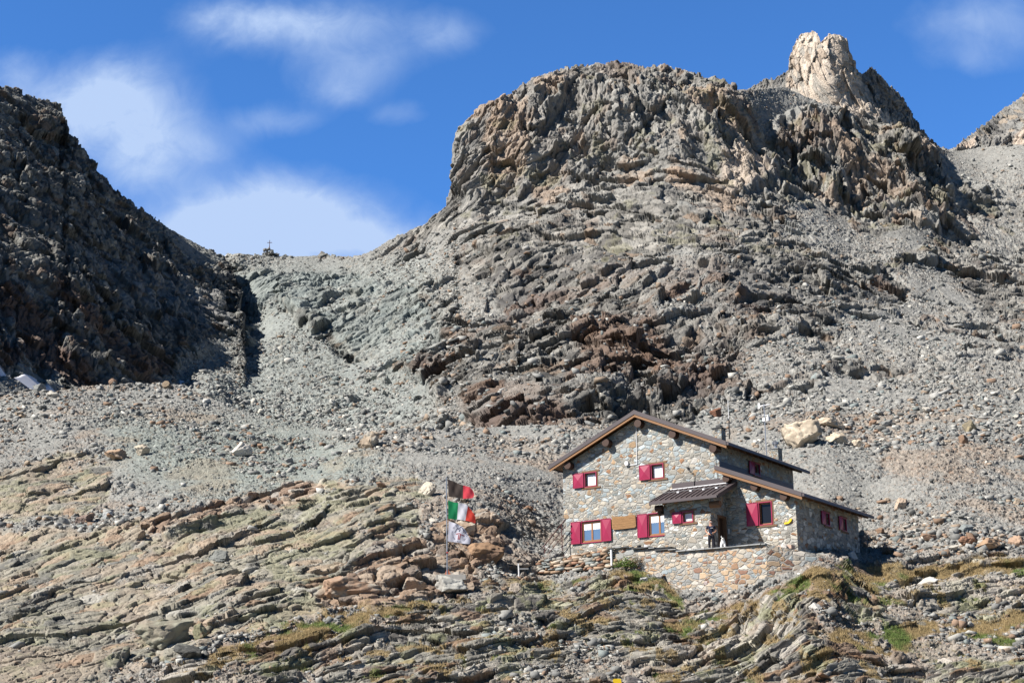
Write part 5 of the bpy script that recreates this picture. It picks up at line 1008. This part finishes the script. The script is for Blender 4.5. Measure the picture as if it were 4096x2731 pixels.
def flag(name, top, bot, bands, label, k, extra=None):
    nx, nz = 60, 36; T_ = np.linspace(0, 1, nx); tp = np.array(top, float); bt = np.array(bot, float)
    def curve(c): s_ = np.r_[0, np.cumsum(np.hypot(*np.diff(c, axis=0).T))]; s_ /= s_[-1]; return np.stack([np.interp(T_, s_, c[:, 0]), np.interp(T_, s_, c[:, 1])], 1)
    a, b = curve(tp), curve(bt); V, Cc = [], []
    org = fpt(*zoom_pt(*top[0]))
    for i_ in range(nz):
        for j in range(nx):
            v_ = i_/(nz-1); z = a[j]*(1-v_)+b[j]*v_; P_ = fpt(*zoom_pt(*z))-org; P_[1] += ripple(P_[0], P_[2], k)*min(1, P_[0]*2.5); V.append(P_)
            Cc.append(next(c for lim, c in bands if T_[j] <= lim+1e-6))
    idx = np.arange(nx*nz).reshape(nz, nx); F = np.stack([idx[:-1, :-1], idx[1:, :-1], idx[1:, 1:], idx[:-1, 1:]], -1).reshape(-1, 4)
    o = mesh_np(name, V, F, M_CLOTH, np.array(Cc), smooth=True); o.location = tuple(org); tag(o, label, 'flag')
    if extra: extra(o, org, k)
    return o
M_CLOTH = mat_vcol('flag_cloth', .8, 3, .03, .05, 30); 
_b = M_CLOTH.node_tree.nodes['Principled BSDF']; _o = M_CLOTH.node_tree.nodes['Material Output']; _t = M_CLOTH.node_tree.nodes.new('ShaderNodeBsdfTranslucent'); _m = M_CLOTH.node_tree.nodes.new('ShaderNodeMixShader'); _m.inputs[0].default_value = .3
_a = [n for n in M_CLOTH.node_tree.nodes if n.type == 'ATTRIBUTE'][0]; M_CLOTH.node_tree.links.new(_a.outputs['Color'], _t.inputs[0]); M_CLOTH.node_tree.links.new(_b.outputs[0], _m.inputs[1]); M_CLOTH.node_tree.links.new(_t.outputs[0], _m.inputs[2]); M_CLOTH.node_tree.links.new(_m.outputs[0], _o.inputs[0])
flag('flag', [(62, 90), (180, 130), (340, 205), (460, 240), (560, 270), (625, 340), (655, 430)], [(80, 478), (230, 497), (390, 522), (520, 522), (600, 515), (635, 500), (655, 440)], [(.52, (.075, .058, .052)), (1, (.72, .07, .10))], 'black and red flag, topmost on the pole', 0.3)
flag('flag', [(68, 560), (160, 590), (275, 622), (380, 630), (480, 650), (580, 770), (660, 880), (680, 930)], [(75, 972), (200, 985), (300, 992), (420, 1010), (515, 1025), (590, 1055), (650, 1070), (683, 1070)], [(.31, (.015, .25, .10)), (.62, (.72, .72, .80)), (1, (.70, .07, .05))], 'green white and red flag in the middle of the pole', 1.9)
M_INK = mat_flat('navy_print', (.03, .035, .10), .8); M_INKR = mat_flat('red_print', (.33, .04, .045), .8)
def emblem(o, org, k):
    def on(zx, zy, lift=.014):
        P_ = fpt(*zoom_pt(zx, zy))-org; P_[1] += ripple(P_[0], P_[2], k)*min(1, P_[0]*2.5)-lift; return tuple(P_)
    def strokes(lines, wd, mat, name):
        mb = MB()
        for ln in lines:
            for (x0, y0), (x1, y1) in zip(ln[:-1], ln[1:]):
                L_ = math.hypot(x1-x0, y1-y0); nx_, ny_ = -(y1-y0)/L_*wd/2, (x1-x0)/L_*wd/2; n_ = max(1, int(L_/25))
                for s_ in range(n_):
                    a0, a1 = s_/n_, (s_+1)/n_; xa, ya, xb, yb = x0+(x1-x0)*a0, y0+(y1-y0)*a0, x0+(x1-x0)*a1, y0+(y1-y0)*a1
                    mb.add([on(xa-nx_, ya-ny_), on(xa+nx_, ya+ny_), on(xb+nx_, yb+ny_), on(xb-nx_, yb-ny_)], [(0, 1, 2, 3)])
        return mb.build(name, mat, o)
    strokes([[(218, 1282), (262, 1205), (290, 1190), (332, 1242)], [(350, 1228), (322, 1190), (347, 1162), (366, 1160), (398, 1202), (440, 1245), (465, 1310)], [(332, 1242), (308, 1256)], [(408, 1215), (416, 1288)], [(262, 1205), (300, 1176)]], 13, M_INK, 'mountain_emblem')
    strokes([[(248, 1315), (320, 1303), (352, 1326), (432, 1356)], [(290, 1440), (306, 1330)], [(322, 1442), (342, 1328)]], 16, M_INKR, 'ice_axe_emblem')
    mb = MB()
    def glyph(ch, zx, zy, ang, size):
        if ch == ' ': return
        cu = bpy.data.curves.new('t', 'FONT'); cu.body = ch; cu.size = 1; cu.align_x = 'CENTER'; cu.resolution_u = 2; ob = bpy.data.objects.new('t', cu); COL.objects.link(ob); bpy.context.view_layer.update()
        me = ob.evaluated_get(bpy.context.evaluated_depsgraph_get()).to_mesh(); ca, sa = math.cos(ang), math.sin(ang); vs = []
        for v_ in me.vertices:
            x, y = v_.co.x*size, (v_.co.y-.35)*size; vs.append(on(zx+x*ca-y*sa, zy-(x*sa+y*ca)))
        mb.add(vs, [tuple(p_.vertices) for p_ in me.polygons]); bpy.data.objects.remove(ob); bpy.data.curves.remove(cu)
    def ring(text, a0, a1):
        for n_, ch in enumerate(text):
            a_ = math.radians(a0+(a1-a0)*n_/(len(text)-1)); glyph(ch, 330+168*math.cos(a_), 1290-188*math.sin(a_), a_-math.pi/2, 50)
    ring("SOCIETA' GUIDE", 226, 108); ring('RVINO', -13, -60)
    for n_, ch in enumerate('1865'): glyph(ch, 242+n_*36, 1478+n_*3, .0, 52)
    mb.build('lettering', M_INK, o)
flag('flag', [(88, 1025), (180, 1060), (280, 1098), (400, 1160), (460, 1230), (510, 1330), (570, 1440)], [(60, 1478), (180, 1490), (300, 1510), (440, 1535), (520, 1540), (550, 1540), (572, 1470)], [(1, (.72, .72, .82))], 'white flag with a dark mountain emblem, lowest on the pole', 3.1, emblem)

# ------------------------------------------------------------------ grass and plants
gw = near.aux['grass']*_vis; gi = hutclear(np_flat, np.unique(pick(near, 60000, (gw > .25)*gw*1.0+near.aux['moss']*.25*_vis, 81))); r = np.random.default_rng(82)
def blades(name, P, h, col, seed, wid=.012):
    r = np.random.default_rng(seed); n = len(P); a = r.uniform(0, 2*np.pi, n); w = wid*(.7+.6*r.random(n)); dx = np.stack([np.cos(a), np.sin(a)*.4, 0*a], 1)*w[:, None]; lean = r.normal(0, .35, (n, 3))*h[:, None]; lean[:, 2] = h
    V = np.stack([P-dx, P+dx, P+lean], 1).reshape(-1, 3); F = np.arange(3*n).reshape(n, 3); return mesh_np(name, V, None, M_BLADE, np.repeat(col, 3, 0), tris=F)
M_BLADE = mat_vcol('grass_blades', .8, 3, .1, .0, 30)
PP = np.repeat(np_flat[gi], 2, 0)+r.normal(0, .05, (2*len(gi), 3))*np.array([1, 1, 0]); Xg = np.repeat(near.X.ravel()[gi], 2); Yg = np.repeat(near.Y.ravel()[gi], 2)
green = np.clip(sstep(fbm(PP, 2.0, 3, 92)+np.where((Xg > 1430) & (Xg < 1860) & (Yg < 1400), .22, -.12), 0, .3), 0, 1); rr_ = r.random((len(PP), 1))
gc = mixc(np.broadcast_to(np.array([.34, .25, .125], f32), PP.shape)*(.7+.6*rr_), np.broadcast_to(np.array([.13, .19, .05], f32), PP.shape)*(.6+.8*rr_), green)
gr = blades('grass', PP, r.uniform(.05, .17, len(PP)), gc, 83); tag(gr, kind='stuff')
def leafy(name, p, wx, hz_, n, label, cat, cols, seed):
    e = empty(name, tuple(p), 0); tag(e, label, cat); r = np.random.default_rng(seed); g = r.uniform(0, 2*np.pi, n); rad = r.random(n)**.6; z = r.random(n)**.8*(1-rad*.55)
    c = np.stack([np.cos(g)*rad*wx, np.sin(g)*rad*wx*.6, z*hz_], 1)*(1+.15*r.normal(size=(n, 1))); s_ = r.uniform(.03, .065, n); R = rot_rand(n, r, 1.0); q = np.array([[-1, -.5, 0], [0, -.2, .15], [1, 0, 0], [0, .5, .15]])
    V = np.einsum('nij,vj->nvi', R, q)*s_[:, None, None]+c[:, None]; F = np.arange(4*n).reshape(n, 4); cc = pal(r.random(n), cols, [1]*len(cols))*r.uniform(.7, 1.3, (n, 1)); mesh_np('foliage', V.reshape(-1, 3), F, M_BLADE, np.repeat(cc, 4, 0), parent=e)
    m_ = MB()
    for k in range(14): a_ = r.uniform(0, 6.28); m_.tube((0, 0, -.05), (math.cos(a_)*wx*.7, math.sin(a_)*wx*.4, hz_*r.uniform(.4, .8)), .008, .004, 5)
    m_.build('stem', mat_flat('plant_stem', (.12, .13, .05), .8), e)
lp_ = HW(-4.35, -3.9, -.82); leafy('alpine_plant', lp_, .72, .62, 1500, 'bushy bright green plant growing at the foot of the terrace wall', 'plant', [(.10, .19, .03), (.15, .26, .05), (.06, .12, .025), (.22, .28, .07)], 5)
leafy('dry_plant', HW(-3.75, -3.86, -.72), .35, .75, 320, 'brown withered plant behind the bright green one', 'plant', [(.24, .15, .09), (.30, .20, .12), (.16, .11, .07)], 6)

# ------------------------------------------------------------------ summit cross, snow, small things
cb = at(mountain, 1078, 1016); e = empty('summit_cross', tuple(cb+np.array([0, 0, 1.0])), 0); tag(e, 'tiny dark cross standing on a rock pile at the pass', 'cross')
MB().box(-.06, .06, -.05, .05, 0, 2.5).build('upright', M_RUST, e); MB().box(-.55, .55, -.045, .045, 1.85, 1.97).build('crossbar', M_RUST, e); MB().tube((0, 0, 0), (0, 0, 1.1), .13, .09).build('base_post', M_RUST, e)
r = np.random.default_rng(91); Pc = cb+np.stack([r.normal(0, 1.0, 40), r.normal(0, .8, 40), np.abs(r.normal(0, .35, 40))*np.ones(40)], 1); Pc[:, 2] = cb[2]-.2+1.2*np.exp(-((Pc[:, 0]-cb[0])**2)/1.4)*r.random(40)
cn = scatter('cairn', Pc, r.uniform(.3, .6, 40), stone_colours(40, 92, (3, 3, 4, .3, .6, .6, 3, 1, 0)), 93); tag(cn, 'low pile of dark rocks under the cross at the pass', 'cairn')
def patch(L, poly, lift, name):
    X = L.X[:L.nyf]; Y = L.Y[:L.nyf]; m_ = polymask(X.astype(f32), Y.astype(f32), poly, 2) > .5; idx = np.arange(L.X.size).reshape(L.X.shape)[:L.nyf]; P = L.P.copy().reshape(-1, 3); P = P+(CAM-P)/np.linalg.norm(CAM-P, axis=1)[:, None]*lift+np.array([0, 0, lift*.6])
    q = np.stack([idx[:-1, :-1], idx[:-1, 1:], idx[1:, 1:], idx[1:, :-1]], -1)[m_[:-1, :-1] & m_[1:, 1:]]; u_, inv = np.unique(q, return_inverse=True)
    if len(u_) == 0: return
    V = P[u_]; 
    o = mesh_np(name, V, inv.reshape(-1, 4), M_SNOW, smooth=True); tag(o, kind='stuff')
patch(left, SNOW1, .14, 'snow'); patch(left, SNOW2, .14, 'snow')
p = at(near, 2469, 2738); e = empty('trail_sign', tuple(p+np.array([0, -.1, 0])), 0); tag(e, 'yellow painted sign plate between dark rocks at the bottom edge', 'trail marker')
q = MB(lambda a, b, c: (a, c, b)); q.prism([(-.20, -.1), (.20, -.1), (.17, .20), (.12, .23), (-.15, .23), (-.19, .20)], -.03, .03); q.build('plate', M_YELL, e)
boulder(near, 2400, 2742, 66, 36, (.15, .14, .13), 'dark rock left of the yellow sign plate', 51, name='boulder'); boulder(near, 2530, 2745, 72, 40, (.12, .11, .11), 'dark rock right of the yellow sign plate', 52)
for (u_, d_, z_, wp, hp, c, lab, sd_) in ((-3.35, -3.2, .16, 26, 22, (.62, .61, .62), 'white stone standing on the terrace wall coping', 61), (4.35, -1.0, -.14, 26, 22, (.62, .58, .54), 'white stone on the terrace by the annex corner', 62), (.85, -4.0, -2.2, 16, 14, (.60, .50, .48), 'small pinkish white stone at the foot of the retaining wall', 63)):
    boulder(near, 0, 0, wp, hp, c, lab, sd_, cat='stone', name='white_stone', P=HW(u_, d_, z_), sinkf=.0)
for u_, lab in ((-3.0, 'black flowerpot right of the white stone on the terrace wall'), (-3.75, 'low black pot left of the white stone on the terrace wall')):
    e = hut_thing('flowerpot', (u_, -3.3, .10 if u_ > -3.5 else .24), lab, 'flowerpot'); MB().tube((0, 0, 0), (0, 0, .2), .10, .13, 12).build('pot', M_BLACK, e); MB().tube((0, 0, .2), (0, 0, .23), .14, .14, 12).build('rim', M_BLACK, e)
e = hut_thing('step_block', (4.0, -.55, -.14), 'pink cut stone step at the annex corner', 'step'); MB().box(-.6, .72, -.3, .2, 0, .22).build('step', mat_flat('pink_stone', (.46, .33, .26), .9, 0, .2, .3, 3, .3), e, bevel=.015)

# ------------------------------------------------------------------ person and dog (skin modifier bodies)
def skinned(name, verts, edges, mat, parent, root=0, sub=2):
    me = bpy.data.meshes.new(name); me.from_pydata([v[0] for v in verts], edges, []); o = bpy.data.objects.new(name, me); COL.objects.link(o)
    md = o.modifiers.new('skin', 'SKIN'); md.use_smooth_shade = True
    if not me.skin_vertices: me.skin_vertices.new()
    for i_, v in enumerate(verts):
        sv = me.skin_vertices[0].data[i_]; rr = v[1]; sv.radius = (rr, rr) if not isinstance(rr, tuple) else rr; sv.use_root = (i_ == root)
    ss = o.modifiers.new('sub', 'SUBSURF'); ss.levels = sub; ss.render_levels = sub; me.materials.append(mat)
    if parent is not None: o.parent = parent
    return o
M_SKIN = mat_flat('skin', (.50, .25, .165), .6, 0, .4, .06); M_SHIRT = mat_flat('navy_cloth', (.018, .022, .045), .9, 0, .2, .2); M_TROU = mat_flat('charcoal_cloth', (.022, .022, .030), .9, 0, .2, .2); M_HAIR = mat_flat('dark_hair', (.035, .022, .016), .8)
pe = hut_thing('person', (.48, -2.38, -.135), 'man in navy T-shirt, dark trousers and white sunglasses standing by the hut door', 'person', rz=YAW*.75)
# local: x to the viewer's right, y away, z up; faces -y
bv = [((0, 0, .98), .115), ((0, .0, 1.12), .118), ((0, .0, 1.30), .138), ((0, .0, 1.44), .105), ((0, .0, 1.52), .058), ((0, -.012, 1.60), .078), ((0, -.012, 1.67), .098), ((0, .0, 1.765), .090),   # 0-7 torso, head
 ((-.095, 0, .92), .088), ((-.115, 0, .50), .060), ((-.12, .02, .10), .042), ((-.13, -.12, .035), .036),                                  # 8-11 left leg in view
 ((.095, 0, .92), .088), ((.12, -.01, .50), .060), ((.125, .02, .10), .042), ((.14, -.12, .035), .036),                                     # 12-15
 ((-.185, 0, 1.43), .058), ((-.30, .02, 1.18), .043), ((-.15, -.17, .985), .032), ((-.085, -.20, .945), .028),                            # 16-19 arm
 ((.185, 0, 1.43), .058), ((.30, .04, 1.19), .043), ((.20, -.09, 1.08), .032), ((.15, -.12, 1.06), .028)]                                  # 20-23
be = [(0, 1), (1, 2), (2, 3), (3, 4), (4, 5), (5, 6), (6, 7), (0, 8), (8, 9), (9, 10), (10, 11), (0, 12), (12, 13), (13, 14), (14, 15), (3, 16), (16, 17), (17, 18), (18, 19), (3, 20), (20, 21), (21, 22), (22, 23)]
for h_, (hx, hy, hz_) in ((19, (-.085, -.20, .945)), (23, (.15, -.12, 1.06))):
    s_ = 1 if h_ == 19 else -1
    for f_ in range(4):
        k0 = len(bv); l_ = (.070, .078, .074, .060)[f_]; bx_, bz = .006*f_, (f_-1.5)*.018
        bv.append(((hx+s_*.030, hy-.012, hz_-bz), .010)); bv.append(((hx+s_*(.030+l_*.55), hy-.022+.004*f_, hz_-bz-.004), .009)); bv.append(((hx+s_*(.022+l_*.75), hy+.008, hz_-bz-.012), .008)); be += [(h_, k0), (k0, k0+1), (k0+1, k0+2)]
    k0 = len(bv); bv.append(((hx+s_*.012, hy-.03, hz_+.030), .011)); bv.append(((hx+s_*.035, hy-.04, hz_+.042), .009)); be += [(h_, k0), (k0, k0+1)]
body = skinned('body', bv, be, M_SKIN, pe)
skinned('t_shirt', [((0, 0, .90), .140), ((0, 0, 1.12), .143), ((0, 0, 1.30), .160), ((0, 0, 1.43), .125), ((0, 0, 1.475), .075), ((-.185, 0, 1.425), .076), ((-.255, .01, 1.27), .070), ((.185, 0, 1.425), .076), ((.255, .02, 1.27), .070)], [(0, 1), (1, 2), (2, 3), (3, 4), (3, 5), (5, 6), (3, 7), (7, 8)], M_SHIRT, pe)
skinned('trousers', [((0, 0, 1.03), .130), ((0, 0, .92), .128), ((-.10, 0, .84), .112), ((-.118, 0, .50), .082), ((-.122, .015, .09), .068), ((.10, 0, .84), .112), ((.122, -.01, .50), .082), ((.127, .015, .09), .068)], [(0, 1), (1, 2), (2, 3), (3, 4), (1, 5), (5, 6), (6, 7)], M_TROU, pe)
skinned('hair', [((0, .05, 1.62), .070), ((0, .045, 1.69), .098), ((0, .025, 1.755), .104), ((0, -.02, 1.79), .082), ((0, -.06, 1.795), .05)], [(0, 1), (1, 2), (2, 3)], M_HAIR, pe)
g = MB(); 
for x in (-.038, .038): g.tube((x, -.112, 1.678), (x, -.100, 1.678), .030, .030, 12)
g.box(-.078, .078, -.108, -.094, 1.690, 1.700); g.box(-.082, -.074, -.10, .02, 1.682, 1.698); g.box(.074, .082, -.10, .02, 1.682, 1.698); g.build('sunglasses', M_WHITE, pe)
g = MB(); 
for x in (-.038, .038): g.tube((x, -.1145, 1.678), (x, -.112, 1.678), .021, .021, 12)
g.build('lenses', M_BLACK, pe)
g = MB(); g.tube((0, -.100, 1.655), (0, -.128, 1.640), .010, .016, 8); g.build('nose', M_SKIN, pe, smooth=True); MB().box(-.026, .026, -.106, -.098, 1.602, 1.609).build('mouth', mat_flat('lips', (.32, .10, .08), .6), pe)
for x in (-.088, .088): MB().tube((x, .0, 1.67), (x*1.08, .0, 1.67), .026, .022, 8).build('ear', M_SKIN, pe)
for k, x in enumerate((-.015, .012, .035, .060, .085, .108)): MB().box(x, x+.018, -.176, -.160, 1.318-.0 if k % 2 else 1.312, 1.345 if k < 3 else 1.335).build('shirt_print', M_WHITE, pe)
MB().box(.0, .055, -.152, -.140, 1.015, 1.045).build('belt_buckle', M_STEEL, pe)
for s_ in (-1, 1): MB().prism([(s_*.13-.05, -.20), (s_*.13+.05, -.20), (s_*.125+.045, .09), (s_*.125-.045, .09)], .0, .075).build('shoe', M_BLACK, pe, bevel=.02)

dg = hut_thing('dog', (1.02, -2.0, -.135), 'white and black sheepdog sitting in front of the hut door', 'dog', rz=YAW*.8); dg.scale = (1.42, 1.35, 1.36)
M_FURW = mat_flat('white_fur', (.72, .71, .70), .95, 0, .1, .10, 25, .4); M_FURB = mat_flat('black_fur', (.018, .016, .018), .9, 0, .2, .2, 25, .4)
dv = [((0, .20, .14), .13), ((0, .10, .26), .125), ((0, .0, .37), .110), ((0, -.05, .46), .075), ((0, -.08, .53), .070), ((0, -.17, .515), .036), ((0, -.225, .500), .024),
 ((-.07, -.04, .30), .050), ((-.075, -.07, .14), .032), ((-.075, -.08, .03), .026), ((-.075, -.13, .02), .026), ((.07, -.04, .30), .050), ((.075, -.07, .14), .032), ((.075, -.08, .03), .026), ((.075, -.13, .02), .026),
 ((-.13, .17, .12), .080), ((-.17, .0, .10), .045), ((-.16, .12, .03), .030), ((-.16, -.04, .02), .026), ((.13, .17, .12), .080), ((.17, .0, .10), .045), ((.16, .12, .03), .030), ((.16, -.04, .02), .026), ((0, .33, .06), .035), ((.14, .42, .04), .030), ((.25, .38, .04), .022)]
skinned('body', dv, [(0, 1), (1, 2), (2, 3), (3, 4), (4, 5), (5, 6), (2, 7), (7, 8), (8, 9), (9, 10), (2, 11), (11, 12), (12, 13), (13, 14), (0, 15), (15, 16), (16, 17), (17, 18), (0, 19), (19, 20), (20, 21), (21, 22), (0, 23), (23, 24), (24, 25)], M_FURW, dg)
skinned('head_patch', [((.035, -.065, .555), .052), ((.045, -.015, .49), .058), ((.055, .04, .42), .060)], [(0, 1), (1, 2)], M_FURB, dg); 
skinned('saddle_patch', [((.0, .10, .36), .07), ((.02, .22, .24), .085)], [(0, 1)], M_FURB, dg)
for x, mt in ((-.05, M_FURW), (.055, M_FURB)): 
    q = MB(); q.add([(x-.028, -.07, .58), (x+.028, -.07, .58), (x, -.03, .58), (x*1.25, -.075, .665)], [(0, 1, 3), (1, 2, 3), (2, 0, 3), (0, 2, 1)]); q.build('ear', mt, dg)
MB().tube((0, -.24, .506), (0, -.256, .504), .018, .014, 8).build('nose', M_BLACK, dg)
for x in (-.03, .03): MB().tube((x, -.138, .552), (x, -.148, .550), .010, .008, 8).build('eye', M_BLACK, dg)
